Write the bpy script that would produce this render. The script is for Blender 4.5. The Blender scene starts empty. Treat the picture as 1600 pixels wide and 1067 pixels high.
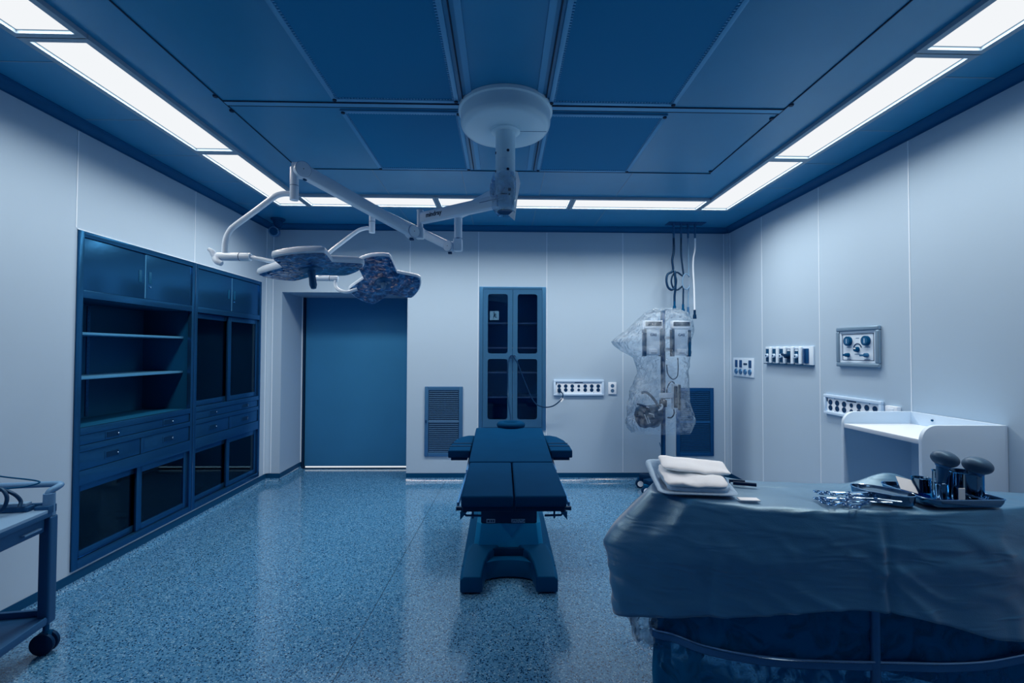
import bpy, bmesh, math, random
from mathutils import Vector, Matrix, noise
PI = math.pi
R = math.radians
random.seed(7)
scn = bpy.context.scene

# ------------------------------------------------------------------ camera
cam_d = bpy.data.cameras.new('camera')
cam = bpy.data.objects.new('camera', cam_d)
scn.collection.objects.link(cam)
cam_d.sensor_width = 36.0
cam_d.lens = 16.0
cam_d.clip_start = 0.02
rv = Vector((0.99977016, -0.02109235, 0.00383891))
uv = Vector((-0.00426893, 0.0203805, 0.99978318))
fv = Vector((0.02100954, 0.99956978, 0.02046586))
uv = (fv.cross(rv) * -1).normalized()
M = Matrix((( rv.x, uv.x, -fv.x, 0.0), (rv.y, uv.y, -fv.y, 0.0), (rv.z, uv.z, -fv.z, 1.425), (0, 0, 0, 1)))
cam.matrix_world = M
scn.camera = cam

# ------------------------------------------------------------------ world, exposure
world = bpy.data.worlds.new('world')
scn.world = world
world.use_nodes = True
world.node_tree.nodes['Background'].inputs[0].default_value = (0.01, 0.12, 0.4, 1)
world.node_tree.nodes['Background'].inputs[1].default_value = 0.2
scn.view_settings.view_transform = 'Standard'
scn.view_settings.look = 'None'
scn.view_settings.exposure = 0.0
scn.view_settings.gamma = 1.0
scn.view_settings.use_curve_mapping = False

LAMP_W = 13.2                       # watts of each ceiling luminaire
LAMP_COL = (1.0, 0.87, 0.765)
LAMP_SPREAD = R(148)

# room extents
XL, XR, YB, YF, ZC = -2.56, 2.52, 5.02, -1.70, 2.80

# ------------------------------------------------------------------ materials
MATS = {}
def cloth_wrinkles(name):
    """long soft creases as bump: stretched sideways, finer up and down"""
    nt = MATS[name].node_tree; b = nt.nodes['Principled BSDF']; L = nt.links.new
    tc = nt.nodes.new('ShaderNodeTexCoord'); mp = nt.nodes.new('ShaderNodeMapping'); mp.inputs['Scale'].default_value = (3.0, 3.0, 15.0)
    mp.inputs['Rotation'].default_value = (0, R(12), 0)
    n = nt.nodes.new('ShaderNodeTexNoise'); n.inputs['Scale'].default_value = 1.6; n.inputs['Detail'].default_value = 6; n.inputs['Distortion'].default_value = 1.0
    n.noise_type = 'RIDGED_MULTIFRACTAL'
    n2 = nt.nodes.new('ShaderNodeTexNoise'); n2.inputs['Scale'].default_value = 260
    bp = nt.nodes.new('ShaderNodeBump'); bp.inputs['Strength'].default_value = 0.35; bp.inputs['Distance'].default_value = 0.02
    b2 = nt.nodes.new('ShaderNodeBump'); b2.inputs['Strength'].default_value = 0.15; b2.inputs['Distance'].default_value = 0.005
    L(tc.outputs['Object'], mp.inputs[0]); L(mp.outputs[0], n.inputs['Vector']); L(tc.outputs['Object'], n2.inputs['Vector'])
    L(n.outputs[0], bp.inputs['Height']); L(n2.outputs[0], b2.inputs['Height']); L(bp.outputs[0], b2.inputs['Normal']); L(b2.outputs[0], b.inputs['Normal'])
def rgb(h):
    v = [int(h[i:i + 2], 16) / 255 for i in (0, 2, 4)]
    return tuple(c / 12.92 if c <= 0.04045 else ((c + 0.055) / 1.055) ** 2.4 for c in v) + (1.0,)

def mat(name, col, rough=0.5, metal=0.0, spec=0.5, noise_amt=0.0, noise_scale=4.0, bump=0.0, bump_scale=60.0, coat=0.0, sheen=0.0, ior=1.5, tint=(0.22, 0.62, 1.0)):
    m = bpy.data.materials.new(name)
    m.use_nodes = True
    nt = m.node_tree
    b = nt.nodes['Principled BSDF']
    if isinstance(col, str): col = rgb(col)
    if len(col) == 3: col = tuple(col) + (1.0,)
    b.inputs['Base Color'].default_value = col
    b.inputs['Roughness'].default_value = rough
    b.inputs['Metallic'].default_value = metal
    b.inputs['Specular IOR Level'].default_value = spec
    b.inputs['Coat Weight'].default_value = coat
    b.inputs['Specular Tint'].default_value = tint + (1,)
    b.inputs['Sheen Weight'].default_value = sheen
    b.inputs['Sheen Roughness'].default_value = 0.35
    b.inputs['IOR'].default_value = ior
    tc = nt.nodes.new('ShaderNodeTexCoord')
    if noise_amt:
        n = nt.nodes.new('ShaderNodeTexNoise'); n.inputs['Scale'].default_value = noise_scale
        n.inputs['Detail'].default_value = 5
        nt.links.new(tc.outputs['Object'], n.inputs['Vector'])
        mx = nt.nodes.new('ShaderNodeMix'); mx.data_type = 'RGBA'
        mx.inputs[6].default_value = tuple(c * (1 - noise_amt) for c in col[:3]) + (1,)
        mx.inputs[7].default_value = tuple(min(1, c * (1 + noise_amt)) for c in col[:3]) + (1,)
        nt.links.new(n.outputs['Fac'], mx.inputs[0])
        nt.links.new(mx.outputs[2], b.inputs['Base Color'])
    if bump:
        n = nt.nodes.new('ShaderNodeTexNoise'); n.inputs['Scale'].default_value = bump_scale
        nt.links.new(tc.outputs['Object'], n.inputs['Vector'])
        bp = nt.nodes.new('ShaderNodeBump'); bp.inputs['Strength'].default_value = bump
        bp.inputs['Distance'].default_value = 0.01
        nt.links.new(n.outputs['Fac'], bp.inputs['Height'])
        nt.links.new(bp.outputs[0], b.inputs['Normal'])
    MATS[name] = m
    return m

mat('wall_panel', (0.345, 0.505, 0.665), 0.42, spec=0.3, noise_amt=0.04, noise_scale=1.2)
mat('wall_seam', (0.66, 0.82, 0.96), 0.3, spec=0.5, tint=(0.75, 0.9, 1.0))
mat('reveal_panel', (0.26, 0.42, 0.60), 0.4, spec=0.35)
mat('ceiling_steel', (0.018, 0.24, 0.48), 0.30, spec=0.65, noise_amt=0.15, noise_scale=2.0, tint=(0.5, 0.8, 1.0))
mat('ceiling_trim', (0.10, 0.36, 0.62), 0.35, metal=0.2)
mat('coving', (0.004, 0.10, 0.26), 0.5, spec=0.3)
mat('dark_line', (0.002, 0.015, 0.05), 0.6)
mat('baseboard', (0.002, 0.05, 0.14), 0.5, spec=0.2)
mat('luminaire_frame', (0.26, 0.38, 0.50), 0.5)
mat('cabinet_steel', (0.016, 0.105, 0.25), 0.24, metal=0.75, spec=0.5, bump=0.05, bump_scale=30)
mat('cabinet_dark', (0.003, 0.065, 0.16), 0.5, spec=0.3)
mat('shelf_steel', (0.08, 0.32, 0.58), 0.3, metal=0.4)
mat('bright_steel', (0.38, 0.56, 0.75), 0.2, metal=1.0)
mat('mirror_steel', (0.15, 0.25, 0.36), 0.12, metal=1.0)
mat('door_leaf', (0.035, 0.20, 0.42), 0.40, metal=0.1, spec=0.35, noise_amt=0.10, noise_scale=2)
mat('white_enamel', (0.66, 0.83, 0.99), 0.3, spec=0.5, tint=(0.75, 0.9, 1.0))
mat('canopy_enamel', (0.60, 0.85, 1.0), 0.3, spec=0.5, tint=(0.75, 0.9, 1.0))
mat('white_plastic', (0.70, 0.85, 0.99), 0.35, spec=0.5, tint=(0.75, 0.9, 1.0))
mat('lens_rim', (0.02, 0.11, 0.26), 0.2)
mat('pad_black', (0.001, 0.035, 0.11), 0.75, spec=0.1, noise_amt=0.12, noise_scale=8, ior=1.2)
mat('base_navy', (0.001, 0.06, 0.17), 0.6, spec=0.2, ior=1.3)
mat('base_shroud', (0.004, 0.18, 0.42), 0.55, spec=0.2)
mat('rubber_black', (0.001, 0.020, 0.07), 0.55, spec=0.2)
mat('cable_dark', (0.002, 0.02, 0.07), 0.4)
mat('drape_blue', (0.003, 0.115, 0.27), 0.42, spec=0.9, noise_amt=0.12, noise_scale=6, sheen=0.5, ior=2.0, tint=(0.5, 0.8, 1.0))
cloth_wrinkles('drape_blue')
mat('drape_top', (0.16, 0.33, 0.55), 0.75, spec=0.2)
mat('towel_white', (0.80, 0.91, 1.0), 0.85, spec=0.1, bump=0.15, bump_scale=260, tint=(0.75, 0.9, 1.0))
mat('gown_grey', (0.36, 0.55, 0.75), 0.85, spec=0.1, bump=0.25, bump_scale=120)
mat('paper_white', (0.80, 0.91, 1.0), 0.8, spec=0.1, tint=(0.75, 0.9, 1.0))
mat('bulb_rubber', (0.045, 0.10, 0.18), 0.4, spec=0.5)
mat('socket_face', (0.50, 0.72, 0.95), 0.4)
mat('socket_dark', (0.003, 0.03, 0.10), 0.5)
mat('desk_laminate', (0.55, 0.74, 0.92), 0.45, spec=0.3, tint=(0.75, 0.9, 1.0))
mat('desk_edge', (0.68, 0.82, 0.95), 0.4, tint=(0.75, 0.9, 1.0))
mat('cart_body', (0.012, 0.07, 0.19), 0.45)
mat('cart_top', (0.14, 0.28, 0.46), 0.5)
mat('cart_rail', (0.10, 0.24, 0.44), 0.4)
mat('grille_frame', (0.05, 0.17, 0.36), 0.35, metal=0.4)
mat('bright_shelf', (0.80, 0.92, 1.0), 0.4, metal=0.0, tint=(0.75, 0.9, 1.0))
mat('panel_frame', (0.20, 0.33, 0.46), 0.3, metal=0.4)
mat('cabinet_frame', (0.055, 0.20, 0.40), 0.28, metal=0.5)
mat('cabinet_interior', (0.02, 0.26, 0.58), 0.45, spec=0.3)
mat('grille_slat', (0.09, 0.22, 0.40), 0.35, metal=0.4)
mat('grille_frame_dark', (0.004, 0.06, 0.2), 0.4, metal=0.2)
mat('grille_slat_dark', (0.012, 0.09, 0.25), 0.4, metal=0.2)
mat('letter_dark', (0.002, 0.025, 0.08), 0.5)

def m_emit(name, col, s):
    m = bpy.data.materials.new(name); m.use_nodes = True
    nt = m.node_tree; nt.nodes.remove(nt.nodes['Principled BSDF'])
    e = nt.nodes.new('ShaderNodeEmission'); e.inputs[0].default_value = col; e.inputs[1].default_value = s
    nt.links.new(e.outputs[0], nt.nodes['Material Output'].inputs[0])
    MATS[name] = m
m_emit('diffuser_glow', rgb('f3f6f9'), 1.0)
m_emit('gap_glow', rgb('e4eef5'), 1.0)
m_emit('exit_glow', rgb('dfeaf2'), 3.0)

def m_glass(name, tint, ior=1.5, rough=0.0, body=0.0, body_col=(0.5, 0.6, 0.7, 1), gcol=(0.35, 0.7, 1.0), lo=0.25):
    """thin pane: transparent tint + fresnel reflection (+ a little milky body)"""
    m = bpy.data.materials.new(name); m.use_nodes = True
    nt = m.node_tree; nt.nodes.remove(nt.nodes['Principled BSDF'])
    t = nt.nodes.new('ShaderNodeBsdfTransparent'); t.inputs[0].default_value = tuple(tint) + (1,)
    g = nt.nodes.new('ShaderNodeBsdfGlossy'); g.inputs['Roughness'].default_value = rough
    g.inputs[0].default_value = gcol + (1,)
    f = nt.nodes.new('ShaderNodeFresnel'); f.inputs[0].default_value = ior
    if body:
        tb = nt.nodes.new('ShaderNodeTexCoord'); nb = nt.nodes.new('ShaderNodeTexNoise'); nb.inputs['Scale'].default_value = 16
        nb.inputs['Detail'].default_value = 4; nb.inputs['Distortion'].default_value = 2.0
        bb = nt.nodes.new('ShaderNodeBump'); bb.inputs['Strength'].default_value = 0.9; bb.inputs['Distance'].default_value = 0.03
        nt.links.new(tb.outputs['Object'], nb.inputs['Vector']); nt.links.new(nb.outputs[0], bb.inputs['Height'])
        nt.links.new(bb.outputs[0], g.inputs['Normal']); nt.links.new(bb.outputs[0], f.inputs['Normal'])
    mx = nt.nodes.new('ShaderNodeMixShader')
    nt.links.new(f.outputs[0], mx.inputs[0]); nt.links.new(t.outputs[0], mx.inputs[1]); nt.links.new(g.outputs[0], mx.inputs[2])
    out = mx
    if body:
        d = nt.nodes.new('ShaderNodeBsdfDiffuse'); d.inputs[0].default_value = body_col
        tc = nt.nodes.new('ShaderNodeTexCoord')
        n = nt.nodes.new('ShaderNodeTexNoise'); n.inputs['Scale'].default_value = 11; n.inputs['Detail'].default_value = 8
        n.inputs['Distortion'].default_value = 1.5
        r = nt.nodes.new('ShaderNodeValToRGB')
        r.color_ramp.elements[0].position = 0.38; r.color_ramp.elements[0].color = (body * lo,) * 3 + (1,)
        r.color_ramp.elements[1].position = 0.72; r.color_ramp.elements[1].color = (body * 2.2,) * 3 + (1,)
        nt.links.new(tc.outputs['Object'], n.inputs['Vector']); nt.links.new(n.outputs[0], r.inputs[0])
        m2 = nt.nodes.new('ShaderNodeMixShader')
        nt.links.new(r.outputs[0], m2.inputs[0]); nt.links.new(mx.outputs[0], m2.inputs[1]); nt.links.new(d.outputs[0], m2.inputs[2])
        out = m2
    nt.links.new(out.outputs[0], nt.nodes['Material Output'].inputs[0])
    MATS[name] = m
m_glass('pane_glass', (0.82, 0.92, 1.0), 1.6)
m_glass('sliding_glass', (0.45, 0.66, 0.85), 1.5)
m_glass('plastic_film', (0.94, 0.97, 1.0), 1.3, 0.10, 0.11, (0.60, 0.82, 1.0, 1), (0.8, 0.92, 1.0))
m_glass('milky_film', (0.94, 0.97, 1.0), 1.4, 0.12, 0.32, (0.66, 0.85, 1.0, 1), (0.8, 0.92, 1.0))
m_glass('plastic_wrap', (0.20, 0.50, 0.75), 1.5, 0.08, 0.6, (0.006, 0.13, 0.31, 1), lo=0.9)
m_glass('hub_film', (0.95, 0.98, 1.0), 1.4, 0.15, 0.22, (0.66, 0.85, 1.0, 1))

def m_floor():
    m = bpy.data.materials.new('terrazzo_vinyl'); m.use_nodes = True
    nt = m.node_tree; L = nt.links.new; b = nt.nodes['Principled BSDF']
    tc = nt.nodes.new('ShaderNodeTexCoord')
    v = nt.nodes.new('ShaderNodeTexVoronoi'); v.inputs['Scale'].default_value = 175
    L(tc.outputs['Object'], v.inputs['Vector'])
    sep = nt.nodes.new('ShaderNodeSeparateColor'); L(v.outputs['Color'], sep.inputs[0])
    r = nt.nodes.new('ShaderNodeValToRGB')
    e = r.color_ramp.elements
    e[0].position = 0.0; e[0].color = (0.002, 0.03, 0.09, 1)
    e[1].position = 0.20; e[1].color = (0.035, 0.17, 0.35, 1)
    k = e.new(0.12); k.color = (0.003, 0.045, 0.13, 1)
    for p, c in ((0.5, (0.065, 0.22, 0.41, 1)), (0.9, (0.085, 0.26, 0.45, 1)), (0.97, (0.22, 0.42, 0.60, 1))):
        k = e.new(p); k.color = c
    L(sep.outputs[0], r.inputs[0])
    n = nt.nodes.new('ShaderNodeTexNoise'); n.inputs['Scale'].default_value = 260; n.inputs['Detail'].default_value = 2
    L(tc.outputs['Object'], n.inputs['Vector'])
    mx = nt.nodes.new('ShaderNodeMix'); mx.data_type = 'RGBA'; mx.blend_type = 'MULTIPLY'
    rr = nt.nodes.new('ShaderNodeValToRGB'); rr.color_ramp.elements[0].position = 0.35; rr.color_ramp.elements[0].color = (0.45, 0.55, 0.7, 1)
    rr.color_ramp.elements[1].position = 0.55
    L(n.outputs[0], rr.inputs[0]); mx.inputs[0].default_value = 1.0
    L(r.outputs[0], mx.inputs[6]); L(rr.outputs[0], mx.inputs[7]); L(mx.outputs[2], b.inputs['Base Color'])
    b.inputs['Roughness'].default_value = 0.13
    b.inputs['Specular IOR Level'].default_value = 0.8
    b.inputs['IOR'].default_value = 1.65
    n2 = nt.nodes.new('ShaderNodeTexNoise'); n2.inputs['Scale'].default_value = 3.0; n2.inputs['Detail'].default_value = 3
    L(tc.outputs['Object'], n2.inputs['Vector'])
    bp = nt.nodes.new('ShaderNodeBump'); bp.inputs['Strength'].default_value = 0.12; bp.inputs['Distance'].default_value = 0.02
    L(n2.outputs[0], bp.inputs['Height']); L(bp.outputs[0], b.inputs['Normal'])
    MATS['terrazzo_vinyl'] = m
m_floor()

def m_mesh():
    m = bpy.data.materials.new('filter_mesh'); m.use_nodes = True
    nt = m.node_tree; L = nt.links.new; b = nt.nodes['Principled BSDF']
    tc = nt.nodes.new('ShaderNodeTexCoord')
    ck = nt.nodes.new('ShaderNodeTexVoronoi'); ck.inputs['Scale'].default_value = 95; ck.inputs['Randomness'].default_value = 0.0
    L(tc.outputs['Object'], ck.inputs['Vector'])
    r = nt.nodes.new('ShaderNodeValToRGB')
    r.color_ramp.elements[0].position = 0.30; r.color_ramp.elements[0].color = (0.001, 0.012, 0.04, 1)
    r.color_ramp.elements[1].position = 0.42; r.color_ramp.elements[1].color = (0.006, 0.20, 0.44, 1)
    L(ck.outputs['Distance'], r.inputs[0]); L(r.outputs[0], b.inputs['Base Color'])
    b.inputs['Roughness'].default_value = 0.6
    b.inputs['Specular IOR Level'].default_value = 0.1
    MATS['filter_mesh'] = m
m_mesh()

def m_lens():
    m = bpy.data.materials.new('lamp_lens'); m.use_nodes = True
    nt = m.node_tree; L = nt.links.new; b = nt.nodes['Principled BSDF']
    tc = nt.nodes.new('ShaderNodeTexCoord')
    v = nt.nodes.new('ShaderNodeTexVoronoi'); v.feature = 'DISTANCE_TO_EDGE'; v.inputs['Scale'].default_value = 26
    n = nt.nodes.new('ShaderNodeTexNoise'); n.inputs['Scale'].default_value = 22; n.inputs['Detail'].default_value = 6
    L(tc.outputs['Object'], v.inputs['Vector']); L(tc.outputs['Object'], n.inputs['Vector'])
    r = nt.nodes.new('ShaderNodeValToRGB')
    r.color_ramp.elements[0].position = 0.0; r.color_ramp.elements[0].color = (0.10, 0.26, 0.46, 1)
    r.color_ramp.elements[1].position = 0.16; r.color_ramp.elements[1].color = (0.010, 0.12, 0.30, 1)
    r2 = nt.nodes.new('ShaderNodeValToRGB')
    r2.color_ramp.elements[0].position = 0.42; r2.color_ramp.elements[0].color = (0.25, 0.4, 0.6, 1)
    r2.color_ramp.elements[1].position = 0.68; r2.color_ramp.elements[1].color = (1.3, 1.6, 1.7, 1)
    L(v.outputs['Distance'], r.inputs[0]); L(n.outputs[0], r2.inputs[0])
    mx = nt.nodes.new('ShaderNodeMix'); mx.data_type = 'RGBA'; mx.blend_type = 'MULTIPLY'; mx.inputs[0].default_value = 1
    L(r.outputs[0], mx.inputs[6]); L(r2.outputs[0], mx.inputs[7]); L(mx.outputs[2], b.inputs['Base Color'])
    bp = nt.nodes.new('ShaderNodeBump'); bp.inputs['Strength'].default_value = 0.6; bp.inputs['Distance'].default_value = 0.01
    L(v.outputs['Distance'], bp.inputs['Height']); L(bp.outputs[0], b.inputs['Normal'])
    b.inputs['Roughness'].default_value = 0.15
    MATS['lamp_lens'] = m
m_lens()

# ------------------------------------------------------------------ mesh helpers
WM = {}                              # world matrices of things, by object name
def wm(o): return WM.get(o.name, Matrix.Identity(4)) if o else Matrix.Identity(4)

class MB:
    """collects shapes given in world coordinates, links them as one mesh object"""
    def __init__(s, T=None): s.bm = bmesh.new(); s.T = T
    def _x(s, vs, T):
        if T is not None:
            for v in vs: v.co = T @ v.co
    def box(s, x0, x1, y0, y1, z0, z1, T=None):
        vs = [s.bm.verts.new((x, y, z)) for x in (x0, x1) for y in (y0, y1) for z in (z0, z1)]
        for f in ((0, 1, 3, 2), (4, 6, 7, 5), (0, 4, 5, 1), (2, 3, 7, 6), (0, 2, 6, 4), (1, 5, 7, 3)):
            s.bm.faces.new([vs[i] for i in f])
        s._x(vs, T); return s
    def cyl(s, a, b, r0, r1=None, seg=20, cap=True):
        r1 = r0 if r1 is None else r1
        a, b = Vector(a), Vector(b); d = (b - a).normalized()
        u = d.orthogonal().normalized(); w = d.cross(u)
        A = [s.bm.verts.new(a + (u * math.cos(2 * PI * i / seg) + w * math.sin(2 * PI * i / seg)) * r0) for i in range(seg)]
        B = [s.bm.verts.new(b + (u * math.cos(2 * PI * i / seg) + w * math.sin(2 * PI * i / seg)) * r1) for i in range(seg)]
        for i in range(seg):
            s.bm.faces.new((A[i], A[(i + 1) % seg], B[(i + 1) % seg], B[i]))
        if cap:
            s.bm.faces.new(A[::-1]); s.bm.faces.new(B)
        return s
    def lathe(s, prof, c=(0, 0, 0), seg=40, T=None):
        c = Vector(c); rings = []
        for r, z in prof:
            if r < 1e-6: rings.append([s.bm.verts.new(c + Vector((0, 0, z)))])
            else: rings.append([s.bm.verts.new(c + Vector((r * math.cos(2 * PI * i / seg), r * math.sin(2 * PI * i / seg), z))) for i in range(seg)])
        for A, B in zip(rings, rings[1:]):
            for i in range(seg):
                j = (i + 1) % seg
                if len(A) == 1 and len(B) == 1: continue
                if len(A) == 1: s.bm.faces.new((A[0], B[j], B[i]))
                elif len(B) == 1: s.bm.faces.new((A[i], A[j], B[0]))
                else: s.bm.faces.new((A[i], A[j], B[j], B[i]))
        for Rg in rings: s._x(Rg, T)
        return s
    def tube(s, pts, r, seg=10, smooth=4, r_end=None):
        P = [Vector(p) for p in pts]
        if smooth and len(P) > 2:      # Catmull-Rom
            Q = []
            E = [P[0] * 2 - P[1]] + P + [P[-1] * 2 - P[-2]]
            for i in range(1, len(E) - 2):
                for k in range(smooth):
                    t = k / smooth; p0, p1, p2, p3 = E[i - 1:i + 3]
                    Q.append(0.5 * ((2 * p1) + (p2 - p0) * t + (2 * p0 - 5 * p1 + 4 * p2 - p3) * t * t + (3 * p1 - p0 - 3 * p2 + p3) * t ** 3))
            Q.append(P[-1]); P = Q
        rings = []; prev = None
        for i, p in enumerate(P):
            d = (P[min(i + 1, len(P) - 1)] - P[max(i - 1, 0)])
            if d.length < 1e-9: d = Vector((0, 0, 1))
            d.normalize()
            u = d.orthogonal().normalized() if prev is None else (prev - d * prev.dot(d)).normalized()
            prev = u; w = d.cross(u)
            rr = r if r_end is None else r + (r_end - r) * i / (len(P) - 1)
            rings.append([s.bm.verts.new(p + (u * math.cos(2 * PI * k / seg) + w * math.sin(2 * PI * k / seg)) * rr) for k in range(seg)])
        for A, B in zip(rings, rings[1:]):
            for k in range(seg): s.bm.faces.new((A[k], A[(k + 1) % seg], B[(k + 1) % seg], B[k]))
        s.bm.faces.new(rings[0][::-1]); s.bm.faces.new(rings[-1])
        return s
    def prism(s, poly, z0, z1, T=None):
        A = [s.bm.verts.new((x, y, z0)) for x, y in poly]; B = [s.bm.verts.new((x, y, z1)) for x, y in poly]
        n = len(poly)
        for i in range(n): s.bm.faces.new((A[i], A[(i + 1) % n], B[(i + 1) % n], B[i]))
        s.bm.faces.new(A[::-1]); s.bm.faces.new(B)
        s._x(A + B, T); return s
    def loft(s, rings, closed=True, cap0=False, cap1=False):
        RR = [[s.bm.verts.new(Vector(p)) for p in r] for r in rings]
        for A, B in zip(RR, RR[1:]):
            n = len(A)
            for i in range(n if closed else n - 1):
                s.bm.faces.new((A[i], A[(i + 1) % n], B[(i + 1) % n], B[i]))
        if cap0: s.bm.faces.new(RR[0][::-1])
        if cap1: s.bm.faces.new(RR[-1])
        return s
    def ball(s, c, rx, ry=None, rz=None, T=None, seg=20):
        ry = ry or rx; rz = rz or rx
        r = bmesh.ops.create_uvsphere(s.bm, u_segments=seg, v_segments=seg // 2 + 2, radius=1.0)
        for v in r['verts']:
            v.co = Vector((v.co.x * rx, v.co.y * ry, v.co.z * rz))
            if T is not None: v.co = T @ v.co
            v.co += Vector(c)
        return s
    def beam(s, a, b, h0, w0, h1=None, w1=None):
        """rounded-box arm between two points, h vertical, w horizontal"""
        a, b = Vector(a), Vector(b); h1 = h1 or h0; w1 = w1 or w0
        d = (b - a).normalized(); side = d.cross(Vector((0, 0, 1))).normalized(); up = side.cross(d)
        rings = []
        for p, h, w in ((a, h0, w0), (b, h1, w1)):
            ring = []
            for k in range(16):
                t = 2 * PI * k / 16; c, sn = math.cos(t), math.sin(t)
                e = 0.45
                ring.append(p + side * (abs(c) ** e * (1 if c >= 0 else -1)) * w / 2 + up * (abs(sn) ** e * (1 if sn >= 0 else -1)) * h / 2)
            rings.append(ring)
        return s.loft(rings, True, True, True)
    def build(s, name, material, parent=None, bevel=0.0, seg=2, smooth=True, angle=40, subsurf=0):
        bm = s.bm
        if s.T is not None: bm.transform(s.T)
        bmesh.ops.recalc_face_normals(bm, faces=bm.faces)
        if bevel:
            es = [e for e in bm.edges if len(e.link_faces) == 2 and e.calc_face_angle(0) > R(30)]
            bmesh.ops.bevel(bm, geom=es, offset=bevel, segments=seg, profile=0.6, affect='EDGES', clamp_overlap=True)
        if parent is not None: bm.transform(wm(parent).inverted())
        me = bpy.data.meshes.new(name); bm.to_mesh(me); bm.free()
        o = bpy.data.objects.new(name, me); scn.collection.objects.link(o)
        me.materials.append(MATS[material])
        if smooth:
            for p in me.polygons: p.use_smooth = True
            me.set_sharp_from_angle(angle=R(angle))
        if subsurf:
            md = o.modifiers.new('subsurf', 'SUBSURF'); md.levels = subsurf; md.render_levels = subsurf
        if parent is not None:
            o.parent = parent
            WM[o.name] = wm(parent)
        return o

def tag(o, label, cat, group=None, kind=None):
    if label: o['label'] = label
    if cat: o['category'] = cat
    if group: o['group'] = group
    if kind: o['kind'] = kind
    return o
def thing(name, label, cat, loc=(0, 0, 0), rz=0, group=None):
    o = bpy.data.objects.new(name, None); scn.collection.objects.link(o)
    o.empty_display_size = 0.1
    o.location = loc; o.rotation_euler = (0, 0, rz)
    WM[o.name] = Matrix.Translation(loc) @ Matrix.Rotation(rz, 4, 'Z')
    return tag(o, label, cat, group)
def struct(o): o['kind'] = 'structure'; return o
def copy_tree(o, parent=None):
    c = o.copy(); scn.collection.objects.link(c)
    if parent is not None: c.parent = parent
    for ch in list(o.children):
        if ch.name in scn.collection.objects: copy_tree(ch, c)
    return c
def text(name, body, size, M4, parent, material, extrude=0.0008, bold=0.0):
    cu = bpy.data.curves.new(name, 'FONT'); cu.body = body; cu.size = size
    cu.align_x = 'CENTER'; cu.align_y = 'CENTER'; cu.extrude = extrude; cu.offset = bold
    cu.materials.append(MATS[material])
    tmp = bpy.data.objects.new('tmp', cu); scn.collection.objects.link(tmp)
    bpy.context.view_layer.update()
    me = bpy.data.meshes.new_from_object(tmp.evaluated_get(bpy.context.evaluated_depsgraph_get()))
    bpy.data.objects.remove(tmp)
    o = bpy.data.objects.new(name, me); scn.collection.objects.link(o)
    me.transform(wm(parent).inverted() @ M4)
    if not me.materials: me.materials.append(MATS[material])
    o.parent = parent
    return o
def frameM(pos, xdir, up):
    x = Vector(xdir).normalized(); z = x.cross(Vector(up)).normalized(); y = z.cross(x)
    return Matrix(((x.x, y.x, z.x, pos[0]), (x.y, y.y, z.y, pos[1]), (x.z, y.z, z.z, pos[2]), (0, 0, 0, 1)))

# ------------------------------------------------------------------ room shell
DX0, DX1, DZ = -2.415, -1.045, 2.058           # door opening
CX0, CX1, CZ0, CZ1 = -0.245, 0.468, 0.565, 2.12   # recessed glass cabinet
LY0, LY1, LZ0, LZ1 = 2.78, 4.86, 0.10, 2.145   # left cabinet bank
DY = 5.55
struct(MB().box(XL - .1, XR + .1, YF - .1, DY + .1, -.1, 0).build('floor', 'terrazzo_vinyl', smooth=False))
struct(MB().box(XL - .6, XR + .1, YF - .1, DY + .6, ZC, ZC + .1).build('ceiling', 'ceiling_steel', smooth=False))
b = MB()
T_ = 0.5
b.box(XL - .5, DX0, YB, YB + T_ + .1, 0, ZC)
b.box(DX0, DX1, YB, YB + T_ + .1, DZ, ZC)
b.box(DX1, CX0, YB, YB + T_ + .1, 0, ZC)
b.box(CX0, CX1, YB, YB + T_ + .1, CZ1, ZC)
b.box(CX0, CX1, YB, YB + T_ + .1, 0, CZ0)
b.box(CX1, XR + .1, YB, YB + T_ + .1, 0, ZC)
b.box(CX0, CX1, YB + .4, YB + T_ + .1, CZ0, CZ1)
struct(b.build('wall_back', 'wall_panel', smooth=False))
b = MB()
b.box(XL - .5, XL, YF, LY0, 0, ZC)
b.box(XL - .5, XL, LY1, YB, 0, ZC)
b.box(XL - .5, XL, LY0, LY1, LZ1, ZC)
b.box(XL - .5, XL, LY0, LY1, 0, LZ0)
b.box(XL - .5, XL - .45, LY0, LY1, LZ0, LZ1)
struct(b.build('wall_left', 'wall_panel', smooth=False))
struct(MB().box(XR, XR + .1, YF, YB, 0, ZC).build('wall_right', 'wall_panel', smooth=False))
struct(MB().box(XL - .5, XR + .1, YF - .1, YF, 0, ZC).build('wall_front', 'wall_panel', smooth=False))
# baseboards (dark vinyl upstand) with coved foot
COVE = iter(range(201, 220))
def skirt(name, a, b_, n):
    a, b_, n = Vector(a), Vector(b_), Vector(n)
    m = MB(); m.loft([[p + n * d + Vector((0, 0, z)) for d, z in [(0, 0.086), (.005, .086), (.006, .036), (0, .036)]] for p in (a, b_)], True, True, True)
    struct(m.build(name, 'baseboard', smooth=False))
    r = .035
    prof = [(0, 0.036)] + [(0.006 + r * (1 - math.cos(t)), .036 - r * math.sin(t)) for t in (0, .3, 0.6, 0.9, 1.2, PI / 2)] + [(.05, .0008), (0, 0.0008)]
    m = MB(); m.loft([[p + n * d + Vector((0, 0, z)) for d, z in prof] for p in (a, b_)], True, True, True)
    struct(m.build('trim_%d' % next(COVE), 'terrazzo_vinyl', smooth=True, angle=60))
skirt('baseboard_left', (XL, YF, 0), (XL, YB, 0), (1, 0, 0))
skirt('baseboard_right', (XR, YF, 0), (XR, YB, 0), (-1, 0, 0))
skirt('baseboard_back', (DX1, YB, 0), (XR, YB, 0), (0, -1, 0))
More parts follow.
